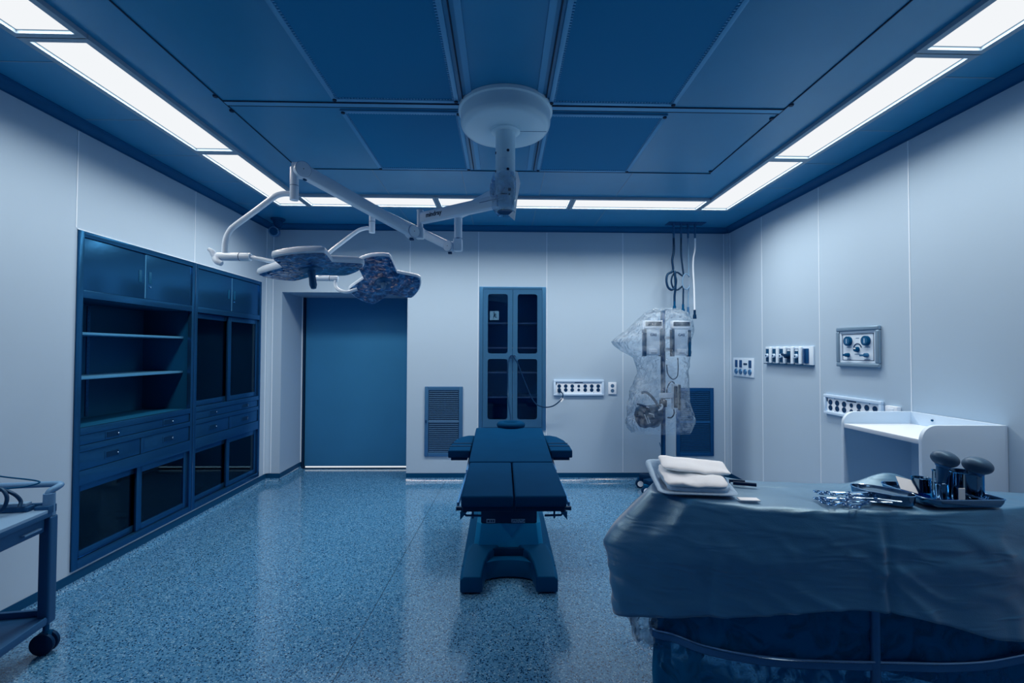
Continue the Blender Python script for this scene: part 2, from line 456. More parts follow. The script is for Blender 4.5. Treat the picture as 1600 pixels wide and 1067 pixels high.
skirt('baseboard_back', (XL, YB, 0), (DX0, YB, 0), (0, -1, 0))
skirt('baseboard_reveal', (DX0, YB, 0), (DX0, DY - .02, 0), (1, 0, 0))
# ceiling coving
def coving(name, a, b_, n):
    a, b_, n = Vector(a), Vector(b_), Vector(n); r = 0.045
    prof = [(0, ZC)] + [(r * (1 - math.sin(t)), ZC - r * (1 - math.cos(t))) for t in [PI / 2 * k / 6 for k in range(7)]]
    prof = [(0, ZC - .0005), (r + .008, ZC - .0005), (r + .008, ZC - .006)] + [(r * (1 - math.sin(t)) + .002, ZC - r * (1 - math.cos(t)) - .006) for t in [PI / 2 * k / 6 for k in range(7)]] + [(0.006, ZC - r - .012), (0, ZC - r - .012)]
    m = MB(); m.loft([[Vector((p.x, p.y, 0)) + n * d + Vector((0, 0, z)) for d, z in prof] for p in (a, b_)], True, True, True)
    return struct(m.build(name, 'coving', angle=50))
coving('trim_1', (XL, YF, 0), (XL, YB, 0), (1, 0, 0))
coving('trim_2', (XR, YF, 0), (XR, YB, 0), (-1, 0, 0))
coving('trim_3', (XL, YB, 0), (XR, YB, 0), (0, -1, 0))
# vertical corner trims and panel seams
tn = 4
def vtrim(x0, x1, y0, y1, z0, z1, m='wall_seam'):
    global tn
    struct(MB().box(x0, x1, y0, y1, z0, z1).build('trim_%d' % tn, m, smooth=False)); tn += 1
for x in (-1.02, -0.268, 0.488, 1.335):
    z0 = 0.09 if x > 0.4 else 2.14
    if x == 0.488: 
        vtrim(x - .003, x + .003, YB - .0025, YB + .002, 0.09, ZC - .06)
    elif x == -1.02: vtrim(x - .003, x + .003, YB - .0025, YB + .002, 2.07, ZC - .06)
    else: vtrim(x - .003, x + .003, YB - .0025, YB + .002, 0.09, ZC - .06)
for y in (-.6, .52, 1.64): vtrim(XL - .002, XL + .0025, y - .003, y + .003, .09, ZC - .06)
for y in (2.77, 3.82): vtrim(XL - .002, XL + .0025, y - .003, y + .003, LZ1 + .01, ZC - .06)
for y in (-.4, .4, 1.18, 1.97, 2.755, 3.56, 4.36): vtrim(XR - .0025, XR + .002, y - .003, y + .003, .09, ZC - .06)
# rounded corner trims
for cx, sx in ((XL, 1), (XR, -1)):
    m = MB(); r = .05
    prof = [(0, 0)] + [(r * (1 - math.sin(t)), r * (1 - math.cos(t))) for t in [PI / 2 * k / 6 for k in range(7)]]
    m.loft([[Vector((cx + sx * px, YB - py, z)) for px, py in [(0, 0), (r, 0)] + prof[1:] + [(0, r)]] for z in (.088, ZC - .055)], True, True, True)
    struct(m.build('trim_%d' % tn, 'wall_panel', angle=50)); tn += 1
    vtrim(min(cx + sx * (r - .004), cx + sx * (r + .004)), max(cx + sx * (r - .004), cx + sx * (r + .004)), YB - .004, YB + .002, .09, ZC - .06)
    vtrim(min(cx, cx + sx * .004), max(cx, cx + sx * .004), YB - r - .004, YB - r + .004, .09, ZC - .06)

# door with reveal
struct(MB().box(DX0, DX0 + .004, YB + .001, DY - .03, .087, DZ).build('trim_%d' % tn, 'reveal_panel', smooth=False)); tn += 1
vtrim(DX0 + .004, DX0 + .012, DY - .03, DY - .02, .087, DZ)
vtrim(DX0 + .002, DX0 + .035, DY - .02, DY + .0, 0.0, DZ, 'dark_line')
struct(MB().box(DX0, DX1 + .02, DY + .04, DY + .1, 0, DZ + .1).build('wall_reveal', 'dark_line', smooth=False))
dr = struct(MB().box(-2.375, DX1 + .08, DY, DY + .035, 0.030, DZ + .05).build('door_1', 'door_leaf', bevel=.002))
dg = MB().box(-2.365, DX1, DY + .003, DY + .006, 0.013, 0.030).build('door_gap_light', 'gap_glow', smooth=False); struct(dg)
dg.name = 'trim_%d' % tn; tn += 1  # emissive strip imitates light shining under the door, numbered with the trims
vtrim(-2.40, DX1, DY - .01, DY + .03, 0.0, 0.012, 'dark_line')
# floor seam
struct(MB().box(-.0015, .0015, -3.2, 0.0, 0.0, .0006, Matrix.Translation((-.62, 4.95, 0)) @ Matrix.Rotation(R(-2), 4, 'Z')).build('trim_%d' % tn, 'dark_line', smooth=False)); tn += 1

# ------------------------------------------------------------------ ceiling: air diffusers, panels, screws
def air_diffuser(x0, x1, y0, y1, label):
    t = thing('air_diffuser', label, 'air diffuser', ((x0 + x1) / 2, (y0 + y1) / 2, ZC), group='perforated air diffusers in the ceiling')
    MB().box(x0 + .012, x1 - .012, y0 + .012, y1 - .012, ZC - .006, ZC - .0005).build('perforated_panel', 'filter_mesh', t, smooth=False)
    f = MB(); w = .024
    f.box(x0 - .01, x0 + w - .01, y0 - .01, y1 + .01, ZC - .011, ZC - .0005); f.box(x1 - w + .01, x1 + .01, y0 - .01, y1 + .01, ZC - .011, ZC - .0005)
    f.box(x0 + w - .01, x1 - w + .01, y0 - .01, y0 + w - .01, ZC - .011, ZC - .0005); f.box(x0 + w - .01, x1 - w + .01, y1 - w + .01, y1 + .01, ZC - .011, ZC - .0005)
    f.build('frame', 'ceiling_trim', t, bevel=.002)
    for x in (x0 + .004, x1 - .004):
        for y in (y0 + .006, y1 - .006): MB().cyl((x, y, ZC - .017), (x, y, ZC - .0105), .010, .012, 10).build('corner_screw', 'dark_line', t)
    sr = MB()                                   # serrated inner edge of the frame
    n = int((x1 - x0) / .016)
    for k in range(n):
        for yy in (y0 + .016, y1 - .016): sr.box(x0 + .02 + k * .016, x0 + .027 + k * .016, yy - .008, yy + .008, ZC - .0085, ZC - .006)
    n = int((y1 - y0) / .016)
    for k in range(n):
        for xx in (x0 + .016, x1 - .016): sr.box(xx - .008, xx + .008, y0 + .02 + k * .016, y0 + .027 + k * .016, ZC - .0085, ZC - .006)
    sr.build('serrated_edge', 'ceiling_trim', t, smooth=False)
for x0, x1, s in ((-.925, -.255, 'left'), (.26, .945, 'right')):
    air_diffuser(x0, x1, 2.60, 3.42, 'dark perforated air diffuser %s of the lamp canopy, the smaller one near the back wall' % s)
    air_diffuser(x0, x1, 1.00, 2.48, 'large dark perforated air diffuser %s of the canopy, cut by the top of the photo' % s)
# dark joints and light cross bars of the ceiling cassette
def cbar(name, x0, x1, y0, y1, m, h=.005):
    global tn
    struct(MB().box(x0, x1, y0, y1, ZC - h, ZC - .0003).build('trim_%d' % tn, m, smooth=False)); tn += 1
cbar('', -.20, -.17, 1.0, 3.42, 'ceiling_trim', .006); cbar('', .18, .21, 1.0, 3.42, 'ceiling_trim', .006)
cbar('', -.225, -.219, 1.0, 3.42, 'dark_line', .009); cbar('', .228, .234, 1.0, 3.42, 'dark_line', .009)
cbar('', -1.55, 1.59, 2.515, 2.522, 'dark_line'); cbar('', -1.55, 1.59, 2.56, 2.566, 'dark_line'); cbar('', -1.55, 1.59, 2.522, 2.56, 'ceiling_trim', .004)
cbar('', -1.60, 1.60, 3.45, 3.455, 'dark_line')
cbar('', -1.553, -1.548, .6, 3.45, 'dark_line'); cbar('', 1.588, 1.593, .6, 3.45, 'dark_line')
for y in (1.4, 2.2, 2.75, 3.25, 3.75, 4.3, 4.28):
    for x0, x1 in ((XL + .06, -2.14), (2.18, XR - .06)): 
        if y not in (4.28,): cbar('', x0, x1, y - .002, y + .002, 'luminaire_frame', .002)
for x in (-1.0, -.32, .32, 1.0):
    cbar('', x - .002, x + .002, 3.46, 4.0, 'luminaire_frame', .002)
    cbar('', x - .002, x + .002, 4.34, YB - .06, 'luminaire_frame', .002)
for x, y in ((-1.56, 2.47), (-1.56, 2.62), (1.60, 2.47), (1.58, 2.62), (1.58, 3.41)):
    o = MB().cyl((x, y, ZC - .008), (x, y, ZC - .0005), .012, .014, 12).build('ceiling_screw', 'dark_line')
    tag(o, None, 'screw', 'black screws of the ceiling panel joints')
    o['label'] = 'black round screw at a joint of the dark ceiling panels'

# ------------------------------------------------------------------ luminaires
def luminaire(x0, x1, y0, y1, label, power=1.0):
    cx, cy = (x0 + x1) / 2, (y0 + y1) / 2
    t = thing('ceiling_light', label, 'ceiling light', (cx, cy, ZC), group='recessed ceiling light panels')
    MB().box(x0, x1, y0, y1, ZC - .004, ZC - .0005).build('diffuser', 'diffuser_glow', t, smooth=False)
    f = MB(); w = .03; h = .022
    f.box(x0 - w, x0, y0 - w, y1 + w, ZC - h, ZC - .0005); f.box(x1, x1 + w, y0 - w, y1 + w, ZC - h, ZC - .0005)
    f.box(x0, x1, y0 - w, y0, ZC - h, ZC - .0005); f.box(x0, x1, y1, y1 + w, ZC - h, ZC - .0005)
    f.build('frame', 'luminaire_frame', t, smooth=False)
    L = bpy.data.lights.new('lamp', 'AREA'); L.shape = 'RECTANGLE'; L.size = x1 - x0 - .01; L.size_y = y1 - y0 - .01
    A = (x1 - x0) * (y1 - y0)
    L.energy = LAMP_W * power * A / 0.28; L.color = LAMP_COL; L.spread = LAMP_SPREAD
    o = bpy.data.objects.new('lamp', L); scn.collection.objects.link(o)
    o.parent = t; o.location = (0, 0, -.006)
where = ['behind the camera end', 'at the top edge of the photo', 'long middle one', 'the one meeting the back row']
for side, x0, x1 in (('left', -2.09, -1.845), ('right', 1.893, 2.138)):
    for k, (y0, y1) in list(enumerate(((-1.43, -.33), (-.28, .82), (.87, 1.968), (2.024, 3.116), (3.176, 4.282))))[2:]:
        lb = {0: 'white light panel of the %s ceiling strip nearest the rear wall', 1: 'white light panel of the %s ceiling strip just behind the camera',
              2: 'white light panel of the %s ceiling strip, cut by the top corner of the photo', 3: 'longest looking white light panel in the middle of the %s ceiling strip',
              4: 'white light panel at the back end of the %s ceiling strip'}[k] % side
        luminaire(x0, x1, y0, y1, lb, {2: 1.05, 3: .95, 4: 1.1}[k])
for x0, x1, s in ((-1.79, -.63, 'left'), (-.575, .60, 'middle'), (.655, 1.84, 'right')):
    luminaire(x0, x1, 4.043, 4.285, '%s white light panel of the row along the back wall' % s, 1.5)

# ------------------------------------------------------------------ left recessed cabinets
def steel_cabinet(y0, y1, glazed, label):
    xf = XL + .012; xb = XL - .40
    t = thing('steel_cabinet', label, 'cabinet', ((xf + xb) / 2, (y0 + y1) / 2, LZ0), group='recessed steel cabinets in the left wall')
    B = MB(); g = .002
    # carcass: back, sides, top, bottom, dividers
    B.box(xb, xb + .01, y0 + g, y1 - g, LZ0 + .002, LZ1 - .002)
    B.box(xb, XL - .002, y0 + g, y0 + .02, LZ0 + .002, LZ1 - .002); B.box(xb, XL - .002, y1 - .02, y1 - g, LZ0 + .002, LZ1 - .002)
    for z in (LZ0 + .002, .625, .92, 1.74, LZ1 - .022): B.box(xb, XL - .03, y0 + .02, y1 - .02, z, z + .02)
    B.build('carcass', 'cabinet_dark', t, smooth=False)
    F = MB(); s = .035
    xi = XL - .02
    F.box(xi, xf, y0 + g, y0 + s, LZ0 + .002, LZ1 - .002); F.box(xi, xf, y1 - s, y1 - g, LZ0 + .002, LZ1 - .002)
    for z0, z1 in ((LZ0 + .002, .145), (.60, .685), (.80, .838), (.903, .945), (1.738, 1.785), (2.108, LZ1 - .002)):
        F.box(xi, xf, y0 + s, y1 - s, z0, z1)
    F.build('face_frame', 'cabinet_steel', t, bevel=.0015)
    ym = (y0 + y1) / 2
    # upper doors
    for a, c, hy in ((y0 + s + .002, ym - .003, ym - .045), (ym + .003, y1 - s - .002, ym + .045)):
        d = MB().box(XL - .018, XL + .004, a, c, 1.787, 2.106).build('door', 'cabinet_steel', t, bevel=.002)
        MB().box(XL + .0035, XL + .0065, hy - .012, hy + .012, 1.90, 1.985).build('handle', 'cabinet_dark', d, bevel=.004)
        if hy > ym: MB().cyl((XL + .004, hy, 1.875), (XL + .01, hy, 1.875), .006, .006, 12).build('lock', 'bright_steel', d)
    MB().box(XL - .004, XL + .006, ym - .003, ym + .003, 1.79, 2.10).build('door_edge_strip', 'shelf_steel', t, smooth=False)
    # shelves of the middle
    for z in (1.235, 1.515):
        S = MB().box(xb + .02, XL - .06, y0 + .025, y1 - .025, z, z + .016)
        S.build('shelf', 'shelf_steel', t, bevel=.001)
    st = MB()
    st.box(xb + .010, xb + .016, ym - .012, ym + .012, .95, 1.73)
    for k in range(26): st.box(xb + .016, xb + .0175, ym - .004, ym + .004, .97 + k * .029, .98 + k * .029)
    st.build('shelf_rail', 'cabinet_steel', t, smooth=False)
    # drawers
    def drawer(a, c, z0, z1, hy):
        d = MB().box(XL - .015, XL + .007, a, c, z0, z1).build('drawer', 'cabinet_steel', t, bevel=.002)
        hz = (z0 + z1) / 2 + .002; hh = min(.018, (z1 - z0) / 2 - .012)
        for q in hy:
            MB().box(XL + .0065, XL + .009, q - .055, q + .055, hz - hh - .006, hz + hh + .006).build('pull_plate', 'cabinet_steel', d, bevel=.001)
            h = MB().box(XL + .0088, XL + .0102, q - .046, q + .046, hz - hh, hz + hh); h.build('handle', 'rubber_black', d, smooth=False)
            MB().ball((XL + .012, q + .040, hz - .002), .005).build('lock', 'bright_steel', d)
    drawer(y0 + s + .003, y1 - s - .003, .841, .900, (y0 + .27, y1 - .27))
    drawer(y0 + s + .003, ym - .018, .688, .797, (y0 + .27,))
    drawer(ym + .018, y1 - s - .003, .688, .797, (y1 - .27,))
    MB().box(XL - .02, XL + .010, ym - .016, ym + .016, .687, .798).build('drawer_divider', 'cabinet_steel', t, bevel=.001)
    # sliding glass doors
    def slider(a, c, z0, z1, x):
        w = .045
        d = MB(); d.box(x, x + .014, a, a + w, z0, z1); d.box(x, x + .014, c - w, c, z0, z1)
        d.box(x, x + .014, a + w, c - w, z0, z0 + w); d.box(x, x + .014, a + w, c - w, z1 - w, z1)
        d = d.build('sliding_door', 'cabinet_steel', t, bevel=.0015)
        MB().box(x + .005, x + .008, a + w - .005, c - w + .005, z0 + w - .005, z1 - w + .005).build('glass', 'sliding_glass', d, smooth=False)
    slider(y0 + .035, ym + .03, .147, .598, XL - .036); slider(ym - .03, y1 - .035, .147, .598, XL - .017)
    MB().box(xb + .02, XL - .06, y0 + .025, y1 - .025, .37, .385).build('shelf', 'cabinet_steel', t)
    if glazed:
        slider(y0 + .035, ym + .03, .947, 1.736, XL - .036); slider(ym - .03, y1 - .035, .947, 1.736, XL - .017)
    return t
steel_cabinet(LY0, 3.82, False, 'dark steel wall cabinet with open middle shelves, nearer the cable cart')
steel_cabinet(3.82, LY1, True, 'dark steel wall cabinet with glazed middle, next to the doorway corner')
MB_ = MB().box(XL + .0005, XL + .015, 3.8185, 3.8215, LZ0, LZ1)
struct(MB_.build('trim_%d' % tn, 'bright_steel', smooth=False)); tn += 1
vtrim(XL, XL + .006, LY0 - .004, LY1 + .004, LZ1 + .001, LZ1 + .006)

# ------------------------------------------------------------------ glazed cabinet in the back wall
def back_cabinet():
    t = thing('glass_cabinet', 'tall recessed steel cabinet with two glazed doors behind the operating table', 'cabinet', ((CX0 + CX1) / 2, YB + .2, CZ0))
    yb = YB + .39
    B = MB()
    B.box(CX0 + .002, CX1 - .002, yb - .01, yb, CZ0 + .002, CZ1 - .002)
    B.box(CX0 + .002, CX0 + .02, YB + .02, yb - .01, CZ0 + .002, CZ1 - .002); B.box(CX1 - .02, CX1 - .002, YB + .02, yb - .01, CZ0 + .002, CZ1 - .002)
    B.box(CX0 + .02, CX1 - .02, YB + .02, yb - .01, CZ0 + .002, CZ0 + .02); B.box(CX0 + .02, CX1 - .02, YB + .02, yb - .01, CZ1 - .02, CZ1 - .002)
    B.build('carcass', 'cabinet_interior', t, smooth=False)
    F = MB(); w = .03
    F.box(CX0 - .012, CX0 + w, YB - .010, YB + .02, CZ0 - .012, CZ1 + .012); F.box(CX1 - w, CX1 + .012, YB - .010, YB + .02, CZ0 - .012, CZ1 + .012)
    F.box(CX0 + w, CX1 - w, YB - .010, YB + .02, CZ1 - .018, CZ1 + .012); F.box(CX0 + w, CX1 - w, YB - .010, YB + .02, CZ0 - .012, CZ0 + .02)
    F.build('outer_frame', 'cabinet_frame', t, bevel=.003)
    xm = (CX0 + CX1) / 2
    for z in (.90, 1.175, 1.45, 1.725):
        MB().box(CX0 + .022, CX1 - .022, YB + .06, yb - .012, z, z + .016).build('shelf', 'bright_shelf', t)
    for a, c, hx in ((CX0 + w + .002, xm - .002, xm - .02), (xm + .002, CX1 - w - .002, xm + .02)):
        # door slab with two rounded windows: built as frame pieces
        z0, z1 = CZ0 + .022, CZ1 - .020; sw = .052; zm = 1.365
        d = MB()
        d.box(a, a + sw, YB - .014, YB + .008, z0, z1); d.box(c - sw, c, YB - .014, YB + .008, z0, z1)
        for p, q in ((z0, z0 + .085), (zm - .03, zm + .03), (z1 - .05, z1)): d.box(a + sw, c - sw, YB - .014, YB + .008, p, q)
        for p, q in ((z0 + .085, zm - .03), (zm + .03, z1 - .05)):      # rounded corners
            for cx, sx in ((a + sw, 1), (c - sw, -1)):
                for cz, sz in ((p, 1), (q, -1)):
                    r = .028; pts = [(0, 0), (r, 0)] + [(r * (1 - math.sin(t_)), r * (1 - math.cos(t_))) for t_ in (PI / 8, PI / 4, 3 * PI / 8)] + [(0, r)]
                    d.loft([[Vector((cx + sx * u, yy, cz + sz * v)) for u, v in pts] for yy in (YB - .014, YB + .008)], True, True, True)
        d = d.build('door', 'cabinet_frame', t, smooth=False)
        for p, q in ((z0 + .080, zm - .025), (zm + .025, z1 - .045)):
            MB().box(a + sw - .005, c - sw + .005, YB - .004, YB - .001, p, q).build('glass', 'pane_glass', d, smooth=False)
        MB().cyl((hx, YB - .014, zm), (hx, YB - .045, zm), .010, .014, 14).build('knob', 'bright_steel', d)
back_cabinet()

# power cable looped over the knobs of the cabinet, plugged in the wall
o = MB().tube([(.628, YB - .035, .99), (.66, YB - .07, .955), (.64, YB - .08, .90), (.55, YB - .09, .83), (.44, YB - .09, .82), (.34, YB - .08, .88), (.24, YB - .07, 1.10), (.17, YB - .06, 1.28), (.125, YB - .052, 1.352), (.105, YB - .050, 1.375), (.075, YB - .052, 1.340), (.06, YB - .08, 1.22), (.062, YB - .12, 1.0), (.07, YB - .3, .85), (.08, 4.3, .80), (.08, 4.12, .78)], .007, 8, 5).build('power_cable', 'cable_dark')
tag(o, 'black power cable looped over the knobs of the glazed cabinet to the wall socket', 'cable')
MB().box(-.022, .022, -.006, .006, -.014, .014, Matrix.Translation((.645, YB - .078, .895)) @ Matrix.Rotation(R(-50), 4, 'Y')).build('cable_tag', 'paper_white', o)
MB().cyl((.628, YB - .045, .985), (.628, YB - .014, .985), .017, .020, 14).build('plug', 'rubber_black', o)

# ------------------------------------------------------------------ vent grilles
def grille(x0, x1, z0, z1, label, fm, sm):
    t = thing('vent_grille', label, 'vent', ((x0 + x1) / 2, YB, z0), group='wall vent grilles')
    y = YB
    F = MB(); w = .042
    F.box(x0, x0 + w, y - .014, y - .0005, z0, z1); F.box(x1 - w, x1, y - .014, y - .0005, z0, z1)
    F.box(x0 + w, x1 - w, y - .014, y - .0005, z0, z0 + w); F.box(x0 + w, x1 - w, y - .014, y - .0005, z1 - w, z1)
    F.build('frame', fm, t, bevel=.004)
    S = MB()
    S.box(x0 + w, x1 - w, y - .002, y - .0005, z0 + w, z1 - w)
    S.build('backing', 'socket_dark', t, smooth=False)
    S = MB(); n = 30
    for k in range(n):
        z = z0 + w + (z1 - z0 - 2 * w) * (k + .5) / n
        S.box(x0 + w + .006, x1 - w - .006, y - .010, y - .003, z - .0035, z + .0035)
    m = 22
    for k in range(m):
        x = x0 + w + (x1 - x0 - 2 * w) * (k + .5) / m
        S.box(x - .0012, x + .0012, y - .0085, y - .003, z0 + w, z1 - w)
    zc = z0 + (z1 - z0) * .42
    S.box(x0 + w, x1 - w, y - .011, y - .003, (z0 + z1) / 2 - .010, (z0 + z1) / 2 + .010)
    S.build('slats', sm, t, smooth=False)
    MB().box(x0 + .01, x0 + .022, y - .020, y - .013, (z0 + z1) / 2 - .015, (z0 + z1) / 2 + .015).build('latch', 'socket_dark', t)
grille(-.848, -.432, .270, 1.030, 'grey steel vent grille low on the wall between door and glazed cabinet', 'grille_frame', 'grille_slat')
grille(1.926, 2.345, .270, 1.022, 'dark vent grille low on the wall behind the bagged equipment pole', 'grille_frame_dark', 'grille_slat_dark')

# ------------------------------------------------------------------ sockets and wall fittings
def socket_strip(Mx, L, H, label, n=7):
    """local frame: x along, y up, z out of the wall"""
    t = thing('socket_strip', label, 'power socket', tuple(Mx.translation), group='seven-column power socket panels')
    w = .022
    F = MB(Mx); F.box(-L / 2, L / 2, H / 2 - w, H / 2, .001, .022); F.box(-L / 2, L / 2, -H / 2, -H / 2 + w, .001, .022)
    F.box(-L / 2, -L / 2 + w, -H / 2 + w, H / 2 - w, .001, .022); F.box(L / 2 - w, L / 2, -H / 2 + w, H / 2 - w, .001, .022)
    F.build('frame', 'socket_face', t, bevel=.003)
    MB(Mx).box(-L / 2 + w, L / 2 - w, -H / 2 + w, H / 2 - w, .001, .010).build('face_plate', 'white_plastic', t, smooth=False)
    for k in range(n):
        x = -L / 2 + .062 + (L - .124) * k / (n - 1)
        r = .020 if k != 3 else .015
        for s in (-1, 1):
            MB(Mx).cyl((x, s * .021 - .004, .008), (x, s * .021 - .004, .0125), r, r, 20).build('socket', 'socket_dark', t)
    D = MB(Mx); D.box(-.045, .045, H / 2 - .034, H / 2 - .026, .010, .012)
    D.box(-L / 2 + .026, -L / 2 + .033, H / 2 - .055, H / 2 - .028, .010, .012)
    for x in (-L * .3, L * .3):
        for s in (-1, 1): D.cyl((x, s * (H / 2 - .028), .009), (x, s * (H / 2 - .028), .0115), .003, .003, 8)
    D.build('name_plate', 'socket_dark', t, smooth=False)
def wall_frame(pos, n):
    """x along wall to the viewer's right, y up, z out"""
    n = Vector(n); up = Vector((0, 0, 1)); x = up.cross(n)
    return Matrix(((x.x, up.x, n.x, pos[0]), (x.y, up.y, n.y, pos[1]), (x.z, up.z, n.z, pos[2]), (0, 0, 0, 1)))
socket_strip(wall_frame((.843, YB, 1.022), (0, -1, 0)), .555, .172, 'white seven-column socket panel on the back wall right of the glazed cabinet')
socket_strip(wall_frame((XR, 3.228, 1.025), (-1, 0, 0)), .54, .150, 'white seven-column socket panel on the right wall, partly hidden by the white desk')
Mx = wall_frame((1.216, YB, 1.016), (0, -1, 0))
t = thing('wall_socket', 'small white double wall socket right of the long socket panel', 'power socket', tuple(Mx.translation))
MB(Mx).box(-.045, .045, -.066, .066, .0005, .012).build('plate', 'white_plastic', t, bevel=.004)
for s in (-1, 1):
    MB(Mx).cyl((0, s * .027, .011), (0, s * .027, .0135), .020, .020, 20).build('socket', 'grille_slat', t)
Mx = wall_frame((XR, 2.873, 1.045), (-1, 0, 0))
t = thing('wall_switch', 'small white switch box on the right wall above the white desk', 'switch', tuple(Mx.translation))
MB(Mx).box(-.045, .045, -.03, .035, .0005, .03).build('plate', 'white_plastic', t, bevel=.006)
MB(Mx).box(-.02, .02, -.018, .022, .029, .035).build('rocker', 'white_enamel', t, bevel=.002)

# data / earth outlet plate
Mx = wall_frame((XR, 4.70, 1.262), (-1, 0, 0))
t = thing('outlet_plate', 'small steel outlet plate with four round sockets nearest the back corner', 'outlet plate', tuple(Mx.translation))
MB(Mx).box(-.20, .20, -.098, .098, .0005, .010).build('plate', 'desk_laminate', t, bevel=.002)
for k in range(4):
    x = -.135 + k * .09
    MB(Mx).cyl((x, -.045, .009), (x, -.045, .020), .030, .026, 18).build('socket', 'grille_frame', t)
    if k != 2: MB(Mx).box(x - .026, x + .026, -.002, .075, .009, .014).build('cover', 'grille_frame_dark', t, bevel=.005)
    else: MB(Mx).box(x - .035, x + .035, .025, .045, .009, .012).build('label_plate', 'socket_dark', t)

# gas outlet rail
Mx = wall_frame((XR, 3.955, 1.393), (-1, 0, 0))
t = thing('gas_outlet_rail', 'horizontal medical gas outlet rail with five ports on the right wall', 'gas outlet', tuple(Mx.translation))
W = .665; N = 6
MB(Mx).box(-W / 2, W / 2, -.075, .080, .0005, .012).build('backplate', 'desk_laminate', t, bevel=.002)
MB(Mx).box(-W / 2, W / 2, -.082, -.075, .0005, .03).build('bottom_lip', 'baseboard', t)
for k in range(N):
    x = -W / 2 + .055 + k * .106
    if k < N - 1:
        MB(Mx).box(x + .030, x + .066, -.074, .078, .011, .034).build('divider', 'desk_laminate', t, bevel=.010, seg=3)
    wcol = 'baseboard' if k != 5 else 'grille_frame_dark'
    pt = MB(Mx).box(x - .032, x + .028, -.060, .060, .011, .024).build('port', wcol, t, bevel=.002)
    if k in (0, 1, 2, 4):
        MB(Mx).cyl((x - .002, -.004, .023), (x - .002, -.004, .040), .019, .017, 18).build('valve', 'socket_face', pt)
        MB(Mx).cyl((x - .002, -.004, .039), (x - .002, -.004, .043), .009, .008, 14).build('valve_core', 'socket_dark', pt)
    if k == 3:
        MB(Mx).cyl((x - .004, -.004, .019), (x - .004, -.004, .060), .024, .018, 14).cyl((x - .004, -.004, .045), (x - .045, .012, .060), .010, .012, 10).build('valve', 'rubber_black', pt)
    if k in (3, 4): MB(Mx).box(x - .022, x + .018, .040, .054, .0235, .026).build('sticker', 'desk_laminate', pt)
    if k == 5: MB(Mx).box(x - .006, x, -.058, .058, .0235, .034).build('rib', 'bright_steel', pt)

# suction / gauge control panel
Mx = wall_frame((XR, 3.162, 1.462), (-1, 0, 0))
t = thing('gauge_panel', 'square grey control panel with two round gauges on the right wall', 'control panel', tuple(Mx.translation))
H2 = .143; W2 = .192; w = .030
F = MB(Mx)
for a0, a1, b0, b1 in ((-W2, W2, H2 - w, H2), (-W2, W2, -H2, -H2 + w), (-W2, -W2 + w, -H2 + w, H2 - w), (W2 - w, W2, -H2 + w, H2 - w)):
    F.box(a0, a1, b0, b1, .0005, .026)
F.build('frame', 'panel_frame', t, bevel=.009, seg=3)
F = MB(Mx); v = w + .012
for a0, a1, b0, b1 in ((-W2 + w, W2 - w, H2 - v, H2 - w), (-W2 + w, W2 - w, -H2 + w, -H2 + v), (-W2 + w, -W2 + v, -H2 + v, H2 - v), (W2 - v, W2 - w, -H2 + v, H2 - v)):
    F.box(a0, a1, b0, b1, .0005, .017)
F.build('inner_frame', 'desk_laminate', t, bevel=.002)
MB(Mx).box(-W2 + w, W2 - w, -H2 + w, H2 - w, .0005, .012).build('face_plate', 'desk_laminate', t, smooth=False)
F = MB(Mx); q = .020
for a0, a1, b0, b1 in ((-W2 + w + q, W2 - w - q, H2 - w - q - .004, H2 - w - q), (-W2 + w + q, W2 - w - q, -H2 + w + q - .004, -H2 + w + q), (-W2 + w + q, -W2 + w + q + .004, -H2 + w + q, H2 - w - q), (W2 - w - q - .004, W2 - w - q, -H2 + w + q, H2 - w - q)):
    F.box(a0, a1, b0, b1, .012, .0135)
F.build('border_line', 'socket_dark', t, smooth=False)
for x in (-.080, .082):
    g_ = MB(Mx).cyl((x, .042, .011), (x, .042, .030), .034, .034, 28).build('gauge', 'base_navy', t, bevel=.002)
    MB(Mx).cyl((x, .042, .0295), (x, .042, .0315), .024, .024, 24).build('dial', 'lens_rim', g_)
    MB(Mx).box(x - .002, x + .002, .026, .058, .0315, .0325).build('needle', 'socket_face', g_)
ar = MB(Mx); ar.loft([[Vector(((r_ * math.cos(a)), -.012 + r_ * math.sin(a), z)) for r_, z in ((.032, .0125), (.032, .0150), (.038, .0150), (.038, .0125))] for a in [R(10 + 15 * k) for k in range(12)]], True, True, True)
ar.build('arc_scale', 'socket_dark', t, smooth=False)
k_ = MB(Mx).cyl((0, -.018, .011), (0, -.018, .034), .020, .016, 20).build('knob', 'base_navy', t, bevel=.003)
MB(Mx).box(-.009, .008, -.014, -.007, .0335, .0355).build('pointer', 'paper_white', k_)
MB(Mx).cyl((-.085, -.058, .011), (-.085, -.058, .038), .016, .012, 14).box(-.11, -.06, -.065, -.051, .026, .040).build('tap', 'base_navy', t, bevel=.003)
MB(Mx).cyl((.085, -.058, .011), (.085, -.058, .034), .016, .014, 14).box(.045, .115, -.066, -.052, .024, .038).build('tap', 'lens_rim', t, bevel=.003)
F = MB(Mx)
for x, y_, l in ((-.08, -.002, .045), (.085, -.002, .05), (0, .062, .03), (-.005, -.052, .045), (-.08, -.088, .04), (.085, -.088, .05)): F.box(x - l / 2, x + l / 2, y_ - .002, y_ + .002, .012, .0128)
F.build('caption_lines', 'grille_frame', t, smooth=False)

